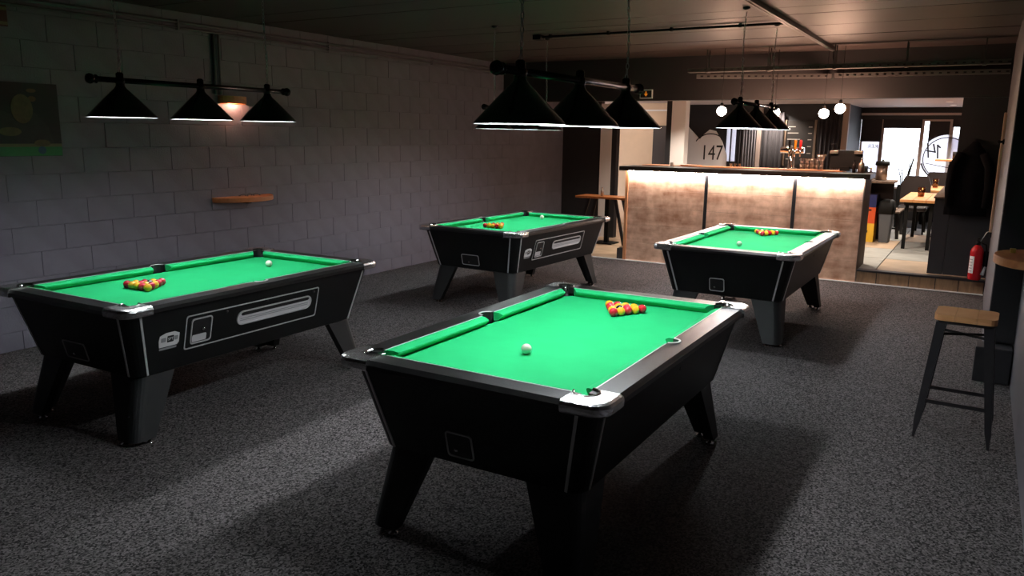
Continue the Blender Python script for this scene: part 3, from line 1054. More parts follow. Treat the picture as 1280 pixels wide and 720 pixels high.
# till
ti = thing('till', 'black point-of-sale till with its back to the room on the bar', 'till', (-1.585, 11.25, 1.392))
obj('screen', xf(bx(-.20, .20, -.02, .02, .03, .27, .006), Matrix.Rotation(-.1, 4, 'X')), 'rubber', ti)
obj('stand', bx(-.06, .06, -.06, .10, 0, .06, .004), 'rubber', ti)
for s in (-1, 1):
    obj('bracket', bx(s * .15 - .05, s * .15 + .05, -.052, -.022, .225, .262, .003), 'metalcan', ti)
sp = B(); lathe(sp, [(.0, 0), (.003, 0), (.003, .085), (.035, .092), (.035, .096), (0, .098)], 12)
obj('card_spike', xf(sp, Matrix.Translation((-.17, -.02, .255))), 'steel', ti)
def bottle(name, label, loc, h, r, m, capm='rubber', cat='bottle'):
    t = thing(name, label, cat, loc)
    b = B(); lathe(b, [(0, 0), (r, 0), (r, h * .55), (r * .85, h * .64), (r * .35, h * .74), (r * .33, h * .9)], 16)
    obj('body', b, m, t)
    b = B(); lathe(b, [(0, h * .9), (r * .42, h * .9), (r * .42, h), (0, h)], 12)
    obj('cap', b, capm, t)
    return t
bottle('bottle', 'square-shouldered clear bottle at the right end of the bar top', (-1.365, 11.05, 1.382), .19, .038, 'metalcan', 'chrome_s')
bottle('bottle', 'slim dark bottle next to the clear bottle on the bar end', (-1.455, 11.08, 1.382), .16, .020, 'leather')
tumbler('cup', 'small white cup near the left end of the bar top', 'cup', (-3.87, 10.98, 1.382), .028, .06, 'white')
b = B(); lathe(b, [(0, 0), (.15, 0), (.16, .012), (.14, .014), (0, .010)], 24)
obj('round_tray', b, 'shelfw', None, 'round brown tray lying at the left of the bar', 'tray', loc=(-3.70, 11.32, 1.392))
for k in range(3):
    tumbler('shot_glass', 'tiny clear shot glass, %s from the left, standing on the bar ledge' % ORD[k], 'glass', (-3.12 + k * .06, 11.34, 1.392), .022, .05, group='shot glasses on the bar ledge')

# globes over the bar
for k, (x, y, z, lab) in enumerate(((-2.944, 10.10, 2.132, 'glowing warm globe pendant left of the end-on table lamp'), (-2.376, 10.50, 2.132, 'glowing warm globe pendant just right of the end-on table lamp'),
                       (-1.795, 10.56, 2.114, 'lower left glowing globe of the pair near the opening'), (-1.586, 10.40, 2.168, 'higher, brightest glowing globe of the pair near the opening'))):
    t = thing('globe_pendant', lab, 'lamp', (x, y, z), group='warm globes over the bar')
    b = B(); lathe(b, [(.001, -.06)] + [(.06 * math.sin(PI * j / 10), -.06 * math.cos(PI * j / 10)) for j in range(1, 9)] + [(.018, .055)], 18)
    obj('globe', b, 'globe', t)
    b = B(); lathe(b, [(.0195, .053), (.0195, .095), (.006, .105), (0, .105)], 12)
    obj('socket', b, 'rubber', t)
    b = B(); tube(b, [(0, 0, .10), (0, 0, (CZ - .002 if k in (0, 1) else CZ - .002) - z)], .003, 6)
    obj('cord', b, 'rubber', t)

# recessed downlights of the front room; those over the bar are added
for x, y, lab in ((-1.019, 14.165, 'recessed downlight nearest the opening'), (-.646, 15.756, 'recessed downlight towards the street windows, middle of three'), (-.633, 17.1, 'recessed downlight closest to the street windows'),
             (-4.15, 12.1, 'added, unseen recessed downlight over the left end of the bar'), (-2.9, 12.1, 'added, unseen recessed downlight over the middle of the bar'), (-1.7, 12.1, 'added, unseen recessed downlight over the right end of the bar'),  # hidden by the beam, added to brighten the bar and the white wall end
             (-3.563, 14.149, 'recessed downlight behind the left part of the bar'), (-3.603, 15.9, 'recessed downlight before the chalkboard wall')):
    t = thing('downlight', lab + ' in the front ceiling', 'light', (x, y, FZ), group='recessed downlights')
    b = B(); lathe(b, [(.040, 0), (.055, 0), (.057, -.006), (.040, -.008)], 18)
    obj('ring', b, 'white', t)
    b = B(); lathe(b, [(.001, -.003), (.039, -.003)], 16)
    obj('lens', b, 'down', t)
    ld = bpy.data.lights.new('downlight', 'SPOT')
    ld.energy = DOWN_W
    ld.color = (1, .88, .74)
    ld.spot_size = math.radians(128)
    ld.spot_blend = .6
    ld.shadow_soft_size = .04
    lo = bpy.data.objects.new('downlight_beam', ld)
    COL.objects.link(lo)
    lo.parent = t
    lo.location = (0, 0, -.015)

# chalkboard menu on the far wall, behind the bar
cbd = thing('chalkboard', 'dark chalkboard menu with faint chalk lines on the wall behind the bar', 'chalkboard', (-3.15, 16.2, 0))
obj('board', bx(-.27, .27, -.04, -.004, 1.30, 2.14, .003), 'slate', cbd)
for s in (-1, 1):
    obj('board_frame', bx(s * .28 - .02, s * .28 + .02, -.06, -.004, 1.28, 2.16), 'oldw', cbd)
for k, (z, w) in enumerate(((2.02, .14), (1.90, .20), (1.78, .24), (1.65, .12), (1.52, .16), (1.40, .13))):
    obj('chalk_line', bx(-.23, -.23 + w, -.043, -.040, z, z + .016), 'chalk', cbd)
    obj('chalk_price', bx(.15, .22, -.043, -.040, z - .005, z + .012), 'chalk', cbd)
# drapes and pillars on that wall
def drape(name, label, x0, x1, y, z0, z1, m, amp=.03, waves=5):
    n = waves * 8
    pts = [(x0 + (x1 - x0) * k / n, y + amp * math.sin(2 * PI * waves * k / n)) for k in range(n + 1)]
    b = B()
    outl = pts + [(p[0], p[1] + .012) for p in reversed(pts)]
    prism(b, outl, z0, z1, smooth=True)
    return obj(name, b, m, None, label, 'curtain', 'drapes behind the bar')
drape('curtain', 'dark drape hanging left of the chalkboard behind the bar', -3.86, -3.45, 16.12, .2, 2.3, 'curtain')
drape('curtain', 'grey drape in the middle of the wall behind the bar', -4.25, -3.98, 16.12, .2, 2.3, 'curtain2')
drape('curtain', 'dark drape right of the chalkboard behind the till', -2.80, -2.42, 16.12, .2, 2.3, 'curtain')
drape('curtain', 'dark narrow drape beside the bright window slit', -4.36, -4.28, 16.12, .2, 2.3, 'curtain', waves=3)
S('trim_6', bx(-3.96, -3.88, 16.10, 16.2, 0, FZ), 'soffit')
S('trim_7', bx(-2.40, -2.30, 16.18, 16.32, 0, FZ), 'brown')
# logo panel at the far left, seen past the white wall end
lg = thing('logo_panel', 'pale wall panel with a black 147 emblem beyond the left end of the bar', 'sign', (0, 16.19, 0))
b = stand(prism(B(), [(-5.44, .9), (-4.55, .9), (-4.55, 1.45), (-4.66, 1.72), (-4.80, 1.93), (-4.93, 1.96), (-5.05, 1.86), (-5.13, 1.76), (-5.44, 2.07)], 0, 1), -.03, -.004)
obj('panel', b, 'white', lg)
obj('emblem_ring', stand(ring(B(), -4.90, 1.50, .365, .385, 0, 1, .28 * PI, .80 * PI), -.036, -.031), 'ink', lg)
bm = text_bm('147', .43)
xf(bm, Matrix.Translation((-4.86, -.034, 1.48)) @ Matrix.Rotation(PI / 2, 4, 'X') @ Matrix.Scale(.72, 4, (1, 0, 0)))
obj('lettering', bm, 'ink', lg)
ws = S('window_5', B(), 'steel')
for a in ((-4.62, -4.60, 1.30, 2.06), (-4.40, -4.38, 1.30, 2.06), (-4.60, -4.40, 1.30, 1.325), (-4.60, -4.40, 2.035, 2.06), (-4.515, -4.495, 1.325, 2.035)):
    obj('window_frame', bx(a[0], a[1], 16.22, 16.28, a[2], a[3]), 'steel', ws)
obj('pane', bx(-4.60, -4.40, 16.262, 16.268, 1.325, 2.035), 'wpane', ws)
obj('frosted_film', bx(-4.60, -4.40, 16.255, 16.258, 1.325, 2.035), 'film', ws)

# side unit with crates beyond the bar end
su = thing('side_unit', 'grey wood service unit beyond the right end of the bar', 'cabinet', (0, 0, SZ))
obj('unit_top', bx(-1.84, -1.20, 13.75, 14.40, .955, .990, .003), 'oldw', su)
obj('side_panel', bx(-1.76, -1.66, 13.80, 14.35, 0, .955, .003), 'oldw', su)
obj('back_panel', bx(-1.66, -1.24, 14.33, 14.35, 0, .955), 'black_paint', su)
def crate(name, label, loc, w, d, h, m, mark=True):
    t = thing(name, label, 'crate', loc)
    b = B()
    th = .012
    box(b, -w / 2, w / 2, -d / 2, d / 2, 0, th)
    box(b, -w / 2, w / 2, -d / 2, -d / 2 + th, th, h)
    box(b, -w / 2, w / 2, d / 2 - th, d / 2, th, h)
    box(b, -w / 2, -w / 2 + th, -d / 2 + th, d / 2 - th, th, h)
    box(b, w / 2 - th, w / 2, -d / 2 + th, d / 2 - th, th, h)
    obj('shell', b, m, t)
    if mark:
        obj('hand_hole', bx(-w * .22, w * .22, -d / 2 - .003, -d / 2, h * .78, h * .88), 'rubber', t)
    return t
ORX = -1.545
c1 = crate('bottle_crate', 'yellow plastic bottle crate on the floor under the service unit', (ORX, 14.02, SZ), .22, .34, .30, 'yellow', False)
for k, (dz, w2) in enumerate(((.20, .05), (.15, .06), (.10, .04))):
    obj('crate_print', bx(-.04 + .004 * k, -.04 + w2, -.174, -.170, dz, dz + .04), 'ink', c1)
crate('bottle_crate', 'orange plastic bottle crate stacked on the yellow crate', (ORX, 14.02, SZ + .301), .22, .34, .26, 'orange')
crate('bottle_crate', 'dark blue plastic crate on top of the orange crate', (ORX, 14.02, SZ + .562), .22, .34, .20, 'blue', False)
tb = thing('waste_bin', 'grey plastic waste bin with a dark bag under the service unit', 'bin', (-1.285, 14.02, SZ))
loft_r = [[(p[0], p[1], z) for p in rrect(hx, hy, .03)] for z, hx, hy in ((0, .075, .12), (.52, .105, .15), (.52, .098, .143), (.02, .07, .115))]
obj('body', loft(B(), loft_r, smooth=False), 'bin', tb)
loft_r = [[(p[0] + .006 * math.sin(q * 9), p[1], z) for q, p in enumerate(rrect(hx, hy, .03))] for z, hx, hy in ((.46, .110, .155), (.56, .118, .16), (.66, .10, .14), (.69, .06, .08))]
obj('bin_bag', loft(B(), loft_r), 'rubber', tb)
# things on the unit
cn = thing('canister', 'brushed metal canister with a black lid on the service unit', 'canister', (-1.42, 14.05, SZ + .99))
b = B(); lathe(b, [(0, 0), (.085, 0), (.085, .235), (0, .235)], 24)
obj('body', b, 'metalcan', cn)
b = B(); lathe(b, [(0, .235), (.10, .235), (.11, .25), (.10, .30), (.02, .31), (.015, .335), (0, .335)], 24)
obj('lid', b, 'rubber', cn)
bottle('bottle', 'small amber bottle beside the metal canister on the service unit', (-1.57, 13.92, SZ + .99), .20, .032, 'amber', 'cork')
jr = thing('jug', 'dark jug at the left of the canister on the service unit', 'jug', (-1.69, 14.05, SZ + .99))
b = B(); lathe(b, [(0, 0), (.06, 0), (.075, .08), (.055, .17), (.06, .22), (.05, .22), (.045, .17), (0, .16)], 18)
obj('body', b, 'rubber', jr)
b = B(); tube(b, [(.055, 0, .19), (.10, 0, .18), (.11, 0, .12), (.07, 0, .07)], .009, 8)
obj('handle', b, 'rubber', jr)

# front room tables and seats
def dining_table(label, x0, x1, y0, y1, top, grp='wooden tables in the front room'):
    t = thing('wooden_table', label, 'table', ((x0 + x1) / 2, (y0 + y1) / 2, SZ), group=grp)
    hx, hy = (x1 - x0) / 2, (y1 - y0) / 2
    n = 3
    for k in range(n):
        a = -hx + 2 * hx * k / n
        obj('top_plank', bx(a + .002, a + 2 * hx / n - .002, -hy, hy, top - .04, top, .003), 'tablew', t)
    obj('apron', bx(-hx + .06, hx - .06, -hy + .06, hy - .06, top - .09, top - .04), 'rubber', t)
    for sx in (-1, 1):
        for sy in (-1, 1):
            obj('leg', bx(sx * (hx - .10) - .025, sx * (hx - .10) + .025, sy * (hy - .12) - .025, sy * (hy - .12) + .025, 0, top - .09), 'rubber', t)
    return t
dining_table('nearer pale wooden table in the front room', -1.05, -.52, 13.2, 15.2, .755)
dining_table('farther pale wooden table, nearer the street windows', -1.08, -.56, 16.0, 17.6, .755)
tumbler('cup', 'amber glass tumbler on the nearer wooden table', 'glass', (-.82, 14.0, SZ + .755), .055, .15, 'amber')
tumbler('cup', 'amber glass tumbler on the farther wooden table', 'glass', (-.77, 16.9, SZ + .755), .055, .17, 'amber')
# slatted bench stool
bs = thing('bench', 'low metal bench with slatted wooden seat left of the nearer wooden table', 'bench', (-1.31, 14.92, SZ))
for k in range(4):
    obj('seat_slat', bx(-.18 + k * .092, -.10 + k * .092, -.45, .45, .43, .46, .004), 'oldw', bs)
for sx in (-1, 1):
    for sy in (-1, 1):
        b = B(); bar4(b, (sx * .13, sy * .36, .43), (sx * .17, sy * .40, 0), .05, .03, (0, 1, 0))
        obj('leg', b, 'steel', bs)
obj('stretcher', bx(-.15, .15, -.385, -.36, .16, .19), 'steel', bs)
def dark_chair(label, x, y, rz):
    c = thing('chair', label, 'chair', (x, y, SZ), rz, 'dark padded chairs in the front room')
    obj('seat', bx(-.23, .23, -.23, .23, .40, .49, .03), 'leather', c)
    rings = []
    for z in (.45, .62, .85, .97, 1.0):
        w = .24 - max(0, z - .9) * .6
        rings.append([(-w, .20 + (z - .45) * .1, z), (w, .20 + (z - .45) * .1, z), (w, .26 + (z - .45) * .1, z), (-w, .26 + (z - .45) * .1, z)])
    obj('backrest', loft(B(), rings, smooth=False), 'leather', c)
    for sx in (-1, 1):
        for sy in (-1, 1):
            b = B(); bar4(b, (sx * .19, sy * .19, .40), (sx * .21, sy * .22, 0), .03, .03, (0, 1, 0))
            obj('leg', b, 'rubber', c)
dark_chair('dark padded chair behind the nearer wooden table, by the planter', -1.03, 15.70, 0)
dark_chair('dark padded chair at the far wooden table under the emblem', -.78, 17.95, 0)
dark_chair('dark padded chair showing behind the till, near the window', -1.95, 16.9, .3)
ht = thing('high_table', 'tall narrow table with a thin wooden top before the street window', 'table', (-.50, 15.4, SZ))
obj('top', bx(-.24, .28, -.25, .25, 1.29, 1.32, .004), 'tablew', ht)
obj('pedestal', bx(-.03, .05, -.04, .04, .02, 1.29), 'rubber', ht)
obj('base', bx(-.2, .2, -.2, .2, 0, .02), 'rubber', ht)
tumbler('cup', 'brown cup standing on the tall narrow table', 'cup', (-.45, 15.4, SZ + 1.32), .045, .13, 'leather', taper=.95)
plt_ = thing('planter', 'dark square planter with bare twigs in front of the bright window', 'plant', (-1.30, 16.6, SZ))
obj('pot', loft(B(), [[(p[0], p[1], z) for p in rrect(h, h, .01, 1)] for z, h in ((0, .075), (.80, .09), (.80, .078), (.74, .076))], smooth=False), 'rubber', plt_)
rng = random.Random(3)
for k in range(4):
    a = rng.uniform(0, 6.28)
    sx = (-.05, -.02, .05, .07)[k]
    tip = Vector((sx * 2.0, .03 * math.cos(a), (1.10, 1.16, 1.22, 1.30)[k]))
    b = B()
    tube(b, [(sx * .5, 0, .74), (sx, .01, .92), tuple(tip)], [.012, .010, .006] if k < 3 else [.02, .018, .014], 7)
    if k < 3:
        for j in range(5):
            q = Vector((sx, 0, .9)).lerp(tip, j / 5)
            e = q + Vector((rng.uniform(-.06, .06), rng.uniform(-.04, .04), rng.uniform(.04, .09)))
            tube(b, [tuple(q), tuple(e)], [.005, .004], 5)
    obj('twig', b, 'rubber', plt_)

# ================================================================ LEFT ALCOVE TABLE
hl = thing('small_high_table', 'narrow wooden table on slanted dark legs beside the left end of the bar', 'table', (-5.45, 12.25, .006))
for k in range(3):
    obj('top_plank', bx(-.47, .47, -.22 + k * .148, -.22 + k * .148 + .144, .765, .80, .003), 'shelfw', hl)
for sx in (-1, 1):
    for sy in (-1, 1):
        b = B(); bar4(b, (sx * .24, sy * .15, .765), (sx * .44, sy * .20, 0), .05, .03, (0, 1, 0))
        obj('leg', b, 'steel', hl)
obj('centre_post', bx(.00, .07, -.035, .035, .02, .765), 'rubber', hl)
obj('foot_plate', bx(-.16, .20, -.16, .16, 0, .02), 'rubber', hl)
bottle('bottle', 'small clear bottle standing on the narrow alcove table', (-5.49, 12.18, .806), .15, .026, 'metalcan', 'chrome_s')

# presumed ceiling light, out of view, added to brighten the corridor
cl_ = thing('corridor_light', 'presumed, unseen round warm ceiling light added to brighten the beige corridor, beyond the alcove', 'light', (-6.1, 14.3, FZ))
b = B(); lathe(b, [(0, 0), (.17, 0), (.17, -.025), (.16, -.03)], 24)
obj('base', b, 'white', cl_)
b = B(); lathe(b, [(.16, -.026), (.14, -.055), (.08, -.075), (.001, -.08)], 24)
MT['corrglow'] = glow('corridor_diffuser', (1.0, .86, .72, 1), 45)
obj('diffuser', b, 'corrglow', cl_)

# exit sign
es = thing('exit_sign', 'small dark exit sign with an orange arrow pointing down, on the beam', 'sign', (-4.28, 10.92, 2.40))
obj('frame', bx(-.095, .095, -.03, -.002, -.062, .062, .004), 'plate', es)
obj('face', bx(-.083, .083, -.033, -.030, -.050, .050), 'canvas', es)
b = stand(prism(B(), [(-.030, .004), (-.008, .004), (-.008, .036), (.008, .036), (.008, .004), (.030, .004), (0, -.036)], 0, 1), -.036, -.033)
obj('arrow', b, 'signorange', es)

# ================================================================ LEFT WALL FURNITURE
def half_shelf(name, label, loc, R, depth, rz, holes=True):
    t = thing(name, label, 'shelf', loc, rz)
    pts = [(depth * math.sin(PI * k / 24), -R * math.cos(PI * k / 24)) for k in range(25)]
    obj('board', loft(B(), [[(x, y, z) for x, y in [(p[0] * s, p[1] * s) for p in pts]] for z, s in ((-.05, .985), (-.045, 1.0), (-.005, 1.0), (0, .985))], smooth=False), 'shelfw', t)
    obj('bracket', bx(0, depth * .5, -.02, .02, -.075, -.05), 'steel', t)
    return t
ls = half_shelf('wall_shelf', 'half-round wooden drinks shelf on the left block wall', (XL + .001, 5.66, 1.135), .37, .25, 0)
ts = thing('spring_clip', 'small metal clip lying on the left half-round shelf', 'clip', (XL + .10, 5.64, 1.135))
for k in range(3):
    b = B(); tube(b, [(.0, -.10 + k * .08, .008), (.03, -.06 + k * .08, .03), (.05, -.02 + k * .08, .008)], .006, 6)
    obj('wire', b, 'tray_s', ts)
rsf = half_shelf('wall_shelf', 'half-round wooden drinks shelf on the right wall behind the stool', (XR - .001, 5.62, 1.13), .33, .235, PI)
obj('chalk_cube', bx(-.016, .016, -.016, .016, 0, .026, .003), 'cork', None, 'yellowish cue chalk cube on the right wall shelf', 'chalk', loc=(.205, 5.72, 1.13))

# wall downlight
wlp = thing('wall_light', 'small wall light throwing a warm glow down the block wall', 'light', (XL, 5.60, 2.12))
# open-bottomed half-oval housing
o_ = [(.10 * math.sin(PI * k / 12), -.17 * math.cos(PI * k / 12)) for k in range(13)]
i_ = [(max(.006, p[0] * .93), p[1] * .95) for p in o_]
b = B()
loft(b, [[(x, y, -.045) for x, y in i_], [(x, y, -.045) for x, y in o_], [(x, y, .03) for x, y in o_]], cap=False, smooth=False)
loft(b, [[(x, y, -.045) for x, y in i_], [(x, y, .02) for x, y in i_]], cap=False, smooth=False)
b.faces.new([b.verts.new((x, y, .02)) for x, y in i_])
b.faces.new([b.verts.new((x, y, .03)) for x, y in o_])
obj('housing', b, 'shelfw', wlp)
b = B(); lathe(b, [(.001, -.024), (.016, -.018), (.022, -.004), (.016, .012), (.011, .019)], 12, (.05, 0, 0))
MT['wallbulb'] = glow('wall_bulb', (1.0, .66, .46, 1), 420)
obj('bulb', b, 'wallbulb', wlp)

# prints on the left wall
po = thing('canvas_print', 'dark canvas print of a snooker player leaning over a green table edge', 'picture', (XL + .002, 0, 0))
obj('canvas', bx(0, .025, 2.55, 3.80, 1.58, 2.16), 'canvas', po)
def flat(name, pts, m, d0, d1, par):
    """pts: (y, z) outline on the print face"""
    b = B()
    loft(b, [[(d, y, z) for y, z in pts] for d in (d0, d1)], smooth=False)
    return obj(name, b, m, par)
flat('print_table', [(2.551, 1.582), (3.799, 1.582), (3.799, 1.655), (2.551, 1.655)], 'printgreen', .025, .0265, po)
flat('print_rail', [(2.551, 1.655), (3.799, 1.655), (3.799, 1.68), (2.551, 1.68)], 'printrail', .025, .027, po)
flat('print_body', [(2.95, 1.68), (3.74, 1.68), (3.70, 1.82), (3.60, 1.93), (3.46, 1.90), (3.30, 1.95), (3.10, 1.86)], 'printcl', .025, .0262, po)
flat('print_head', [(3.505 + .085 * math.cos(a * PI / 10), 1.955 + .115 * math.sin(a * PI / 10)) for a in range(20)], 'skin', .026, .028, po)
flat('print_hand', [(3.40 + .085 * math.cos(a * PI / 8), 1.775 + .035 * math.sin(a * PI / 8)) for a in range(16)], 'skin', .026, .028, po)
flat('print_hand', [(3.64 + .065 * math.cos(a * PI / 8), 1.685 + .028 * math.sin(a * PI / 8)) for a in range(16)], 'skin', .027, .029, po)
flat('print_ball', [(3.635 + .032 * math.cos(a * PI / 8), 1.628 + .032 * math.sin(a * PI / 8)) for a in range(16)], 'printblue', .0265, .028, po)
flat('print_lamp', [(3.59 + .038 * math.cos(a * PI / 8), 2.10 + .016 * math.sin(a * PI / 8)) for a in range(16)], 'printlamp', .025, .0265, po)
flat('print_lamp', [(3.59 + .032 * math.cos(a * PI / 8), 2.035 + .022 * math.sin(a * PI / 8)) for a in range(16)], 'printlamp', .025, .0265, po)
p2 = thing('canvas_print', 'dark red print with two pale stripes high on the left wall', 'picture', (XL + .002, 0, 0))
obj('canvas', bx(0, .02, 2.7, 3.47, 2.58, 2.74), 'printred', p2)
for z in (2.70, 2.59):
    obj('print_stripe', bx(.02, .0215, 2.701, 3.469, z, z + .025), 'printrail', p2)

# conduits on the left wall
cp = thing('wall_conduit', 'pair of thin painted conduits running along the top of the left wall', 'pipe', (XL, 0, 0))
for z, r in ((2.80, .016), (2.75, .012)):
    b = B(); tube(b, [(.022, -3.0, z), (.022, 12.9, z)], r, 8)
    co = obj('pipe', b, 'paint', cp)
    for y in (3, 5, 7, 9, 11):
        obj('pipe_clip', bx(0, .040, y - .012, y + .012, z - r - .006, z + r + .006), 'paint', co)
b = B(); tube(b, [(.016, 5.40, 2.16), (.016, 5.40, 2.74)], .014, 8)
obj('drop_pipe', b, 'paint', cp)
b = B(); tube(b, [(.016, 5.46, 2.16), (.016, 5.46, 2.74)], .010, 8)
obj('drop_pipe', b, 'paint', cp)

# ================================================================ CEILING SERVICES
ct = thing('lighting_track', 'long ceiling track running towards the bar', 'track', (0, 0, 0))
obj('rail', bx(-1.775, -1.715, 4.5, 10.5, CZ - .045, CZ - .001, .004), 'steel', ct)
obj('rail_groove', bx(-1.752, -1.738, 4.52, 10.48, CZ - .049, CZ - .045), 'tray_s', ct)
b = B(); tube(b, [(-1.745, 10.49, CZ - .02), (-1.745, 10.53, CZ - .04), (-1.74, 10.54, CZ - .12), (-1.70, 10.5, 2.66)], .008, 8)
obj('cable', b, 'rubber', ct)
cc = thing('ceiling_conduit', 'thin dark conduit crossing the ceiling to the track', 'pipe', (0, 0, 0))
b = B(); tube(b, [(-4.42, 8.0, CZ - .022), (-1.775, 8.0, CZ - .022)], .012, 8)
obj('pipe', b, 'rubber', cc)
for x in (-4.3, -3.6, -2.9, -2.2):
    obj('pipe_clip', bx(x - .012, x + .012, 7.98, 8.02, CZ - .038, CZ - .001), 'rubber', cc)
obj('end_box', bx(-4.50, -4.40, 7.95, 8.05, CZ - .05, CZ - .001, .004), 'rubber', cc)

def cable_tray(label, a, b_, w, hang=True, name='cable_tray'):
    a, b_ = Vector(a), Vector(b_)
    t = thing(name, label, 'cable tray', a)
    L = (b_ - a).length
    t.rotation_euler = (0, 0, math.atan2(b_.y - a.y, b_.x - a.x))
    obj('tray_base', bx(0, L, -w / 2, w / 2, 0, .004), 'tray_s', t)
    for s in (-1, 1):
        bm = B()
        box(bm, 0, L, s * w / 2 - .002, s * w / 2 + .002, .004, .014)
        box(bm, 0, L, s * w / 2 - .002, s * w / 2 + .002, .040, .050)
        k = 0.0
        while k < L:
            box(bm, k, min(k + .05, L), s * w / 2 - .002, s * w / 2 + .002, .014, .040)
            k += .085
        obj('tray_side', bm, 'tray_s', t)
    if hang:
        n = int(L / .85)
        for k in range(n + 1):
            x = .25 + k * (L - .5) / max(1, n)
            hb = B()
            for s in (-1, 1):
                box(hb, x - .006, x + .006, s * w / 2 + .002, s * w / 2 + .010, 0, CZ - a.z)
            box(hb, x - .02, x + .02, -w / 2 - .002, w / 2 + .002, -.006, 0)
            obj('hanger', hb, 'tray_s', t)
    return t
cable_tray('galvanised cable tray hung from the ceiling in front of the beam', (-3.45, 10.25, 2.625), (.12, 10.25, 2.625), .12)
cable_tray('perforated cable tray along the face of the beam at the right', (-1.75, 10.85, 2.565), (.13, 10.85, 2.565), .10, hang=False)
cable_tray('short cable tray slanting between the two longer trays', (-3.38, 10.36, 2.56), (-1.80, 10.87, 2.50), .08, hang=False)

# ================================================================ RIGHT SIDE OBJECTS
# fire extinguisher
fe = thing('fire_extinguisher', 'red fire extinguisher with white label hung by the end of the right wall', 'extinguisher', (.03, 10.62, .20))
b = B(); lathe(b, [(0, 0), (.062, .0), (.070, .012), (.070, .33), (.062, .365), (.036, .40), (.026, .41), (0, .41)], 24)
obj('cylinder', b, 'red', fe)
b = B(); lathe(b, [(0, .41), (.024, .41), (.024, .45), (.016, .46), (0, .46)], 14)
box(b, -.012, .012, -.10, .03, .46, .475)
box(b, -.010, .010, -.11, .02, .49, .500)
vl = obj('valve', b, 'rubber', fe)
b = B(); tube(b, [(.02, 0, .45), (.07, .01, .56), (.10, .02, .58)], .005, 6)
obj('safety_pin', b, 'silver', vl)
b = B(); tube(b, [(.03, -.02, .44), (.085, -.02, .42), (.10, -.01, .30), (.10, -.01, .10)], .011, 8)
obj('hose', b, 'rubber', fe)
b = B(); tube(b, [(.10, -.01, .16), (.075, -.05, .07)], [.012, .020], 8)
obj('nozzle', b, 'tray', fe)
b = B()
loft(b, [[(.0712 * math.cos(a), .0712 * math.sin(a), z) for a in [math.radians(200 + 9 * k) for k in range(7)]] for z in (.08, .28)], cap=False, closed=False)
lb = obj('label', b, 'plate', fe)
for k in range(5):
    b = B()
    z = .10 + k * .034
    loft(b, [[(.0718 * math.cos(a), .0718 * math.sin(a), zz) for a in [math.radians(206 + 7 * j) for j in range(6)]] for zz in (z, z + .010)], cap=False, closed=False)
    obj('label_print', b, 'greyink', lb)
obj('wall_bracket', bx(.07, .119, .02, .06, .16, .34), 'rubber', fe)

# coat hanging on the pier end
co = thing('coat', 'black coat hanging on the dark wall right of the opening', 'coat', (-.14, 10.93, 0))
rings = []
for z, w, d in ((.92, .21, .045), (1.10, .205, .05), (1.35, .19, .05), (1.55, .17, .045), (1.68, .13, .04), (1.76, .06, .03), (1.80, .03, .02)):
    ring_ = []
    n = 28
    for k in range(n):
        a = 2 * PI * k / n
        f = 1 + .13 * math.sin(6 * a + z * 3) * (1.85 - z)
        ring_.append((w * f * math.cos(a) + .02 * math.sin(z * 4), d * f * math.sin(a) + .01, z))
    rings.append(ring_)
obj('coat_body', loft(B(), rings), 'coat', co)
for s in (-1, 1):
    b = B(); tube(b, [(s * .11, -.01, 1.66), (s * .19, -.02, 1.50), (s * .205, -.03, 1.25), (s * .19, -.035, 1.02)], [.05, .055, .05, .04], 10)
    obj('sleeve', b, 'coat', co)
obj('coat_hook', bx(-.012, .012, .02, .068, 1.78, 1.83), 'steel', co)

# pale batten and knob on the right pier
bt_ = thing('batten', 'tall narrow pale batten fixed upright on the right pier', 'batten', (XP, 10.52, 0))
obj('strip', bx(-.030, -.001, -.035, .035, .78, 2.12, .004), 'beige', bt_)
obj('foot', bx(-.026, -.001, -.03, .03, .72, .78), 'steel', bt_)
kb = thing('wall_hook', 'small black hook on the pier wall beside the pale batten', 'hook', (XP, 10.1, 1.80))
b = B(); lathe(b, [(0, 0), (.028, 0), (.028, .015), (.014, .02), (.014, .04), (.024, .05), (.020, .062), (0, .064)], 14)
xf(b, Matrix.Rotation(-PI / 2, 4, 'Y'))
obj('knob_body', b, 'rubber', kb)

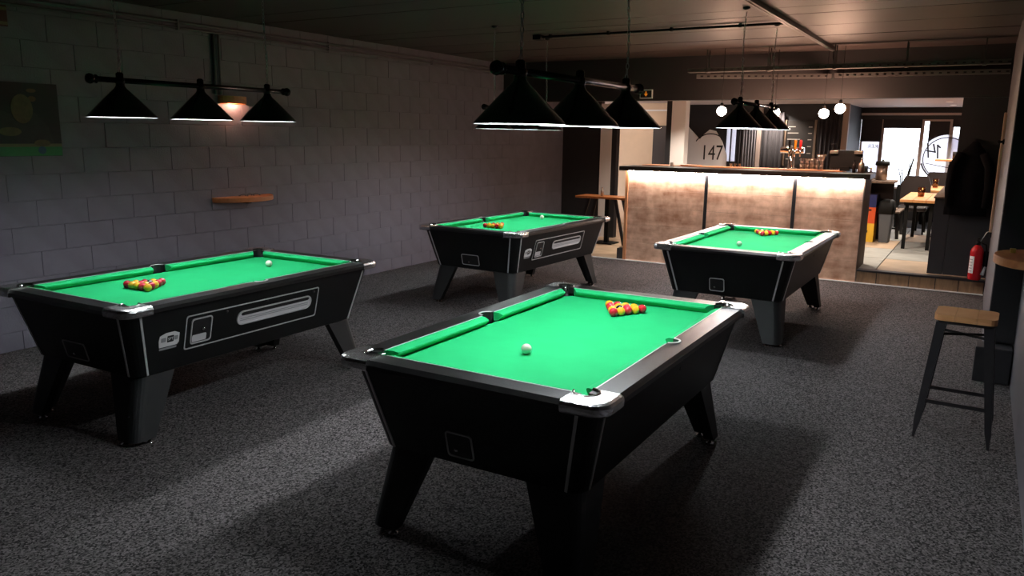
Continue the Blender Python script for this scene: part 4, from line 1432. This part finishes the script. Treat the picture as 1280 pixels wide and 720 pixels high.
# bar stool
so = thing('bar_stool', 'tall dark metal stool with a pale wooden seat by the right wall', 'stool', (.005, 5.42, 0), math.radians(-2))
seat_o = rrect(.165, .150, .045, 5)
cuts = [-.166, -.055, .060, .166]
for a, b_ in zip(cuts[:-1], cuts[1:]):
    pts = []
    for p in seat_o:
        pts.append((min(max(p[0], a + .0008), b_ - .0008), p[1]))
    # drop duplicates
    cl = []
    for p in pts:
        if not cl or (abs(p[0] - cl[-1][0]) + abs(p[1] - cl[-1][1])) > 1e-5:
            cl.append(p)
    if abs(cl[0][0] - cl[-1][0]) + abs(cl[0][1] - cl[-1][1]) < 1e-5: cl.pop()
    obj('seat_plank', prism(B(), cl, .742, .778), 'seatw', so)
obj('seat_frame', prism(B(), rrect(.150, .135, .04, 4), .722, .742), 'steel', so)
TOPC, FOOT = (.125, .110), (.200, .185)
def leg_at(sx, sy, z):
    f = 1 - z / .73
    return Vector((sx * (TOPC[0] + (FOOT[0] - TOPC[0]) * f), sy * (TOPC[1] + (FOOT[1] - TOPC[1]) * f), z))
for sx in (-1, 1):
    for sy in (-1, 1):
        b = B()
        rings = []
        for z, w in ((.73, .030), (.10, .020), (.05, .012), (0.0, .008)):
            c = leg_at(sx, sy, z)
            rings.append([(c.x - w * .9, c.y - w * .5, z), (c.x + w * .9, c.y - w * .5, z), (c.x + w * .9, c.y + w * .5, z), (c.x - w * .9, c.y + w * .5, z)])
        loft(b, rings, smooth=False)
        obj('leg', b, 'steel', so)
for z, prs in ((.235, (((-1, -1), (1, -1)), ((-1, 1), (1, 1)))), (.30, (((-1, -1), (-1, 1)), ((1, -1), (1, 1))))):
    for a, c in prs:
        b = B(); bar4(b, leg_at(*a, z), leg_at(*c, z), .014, .022)
        obj('foot_rail', b, 'steel', so)
for a, c in (((-1, -1), (1, 1)), ((1, -1), (-1, 1))):
    b = B(); bar4(b, leg_at(*a, .655), leg_at(*c, .635), .006, .016)
    obj('cross_brace', b, 'rubber', so)
# dark cable clip on the right wall near the stool
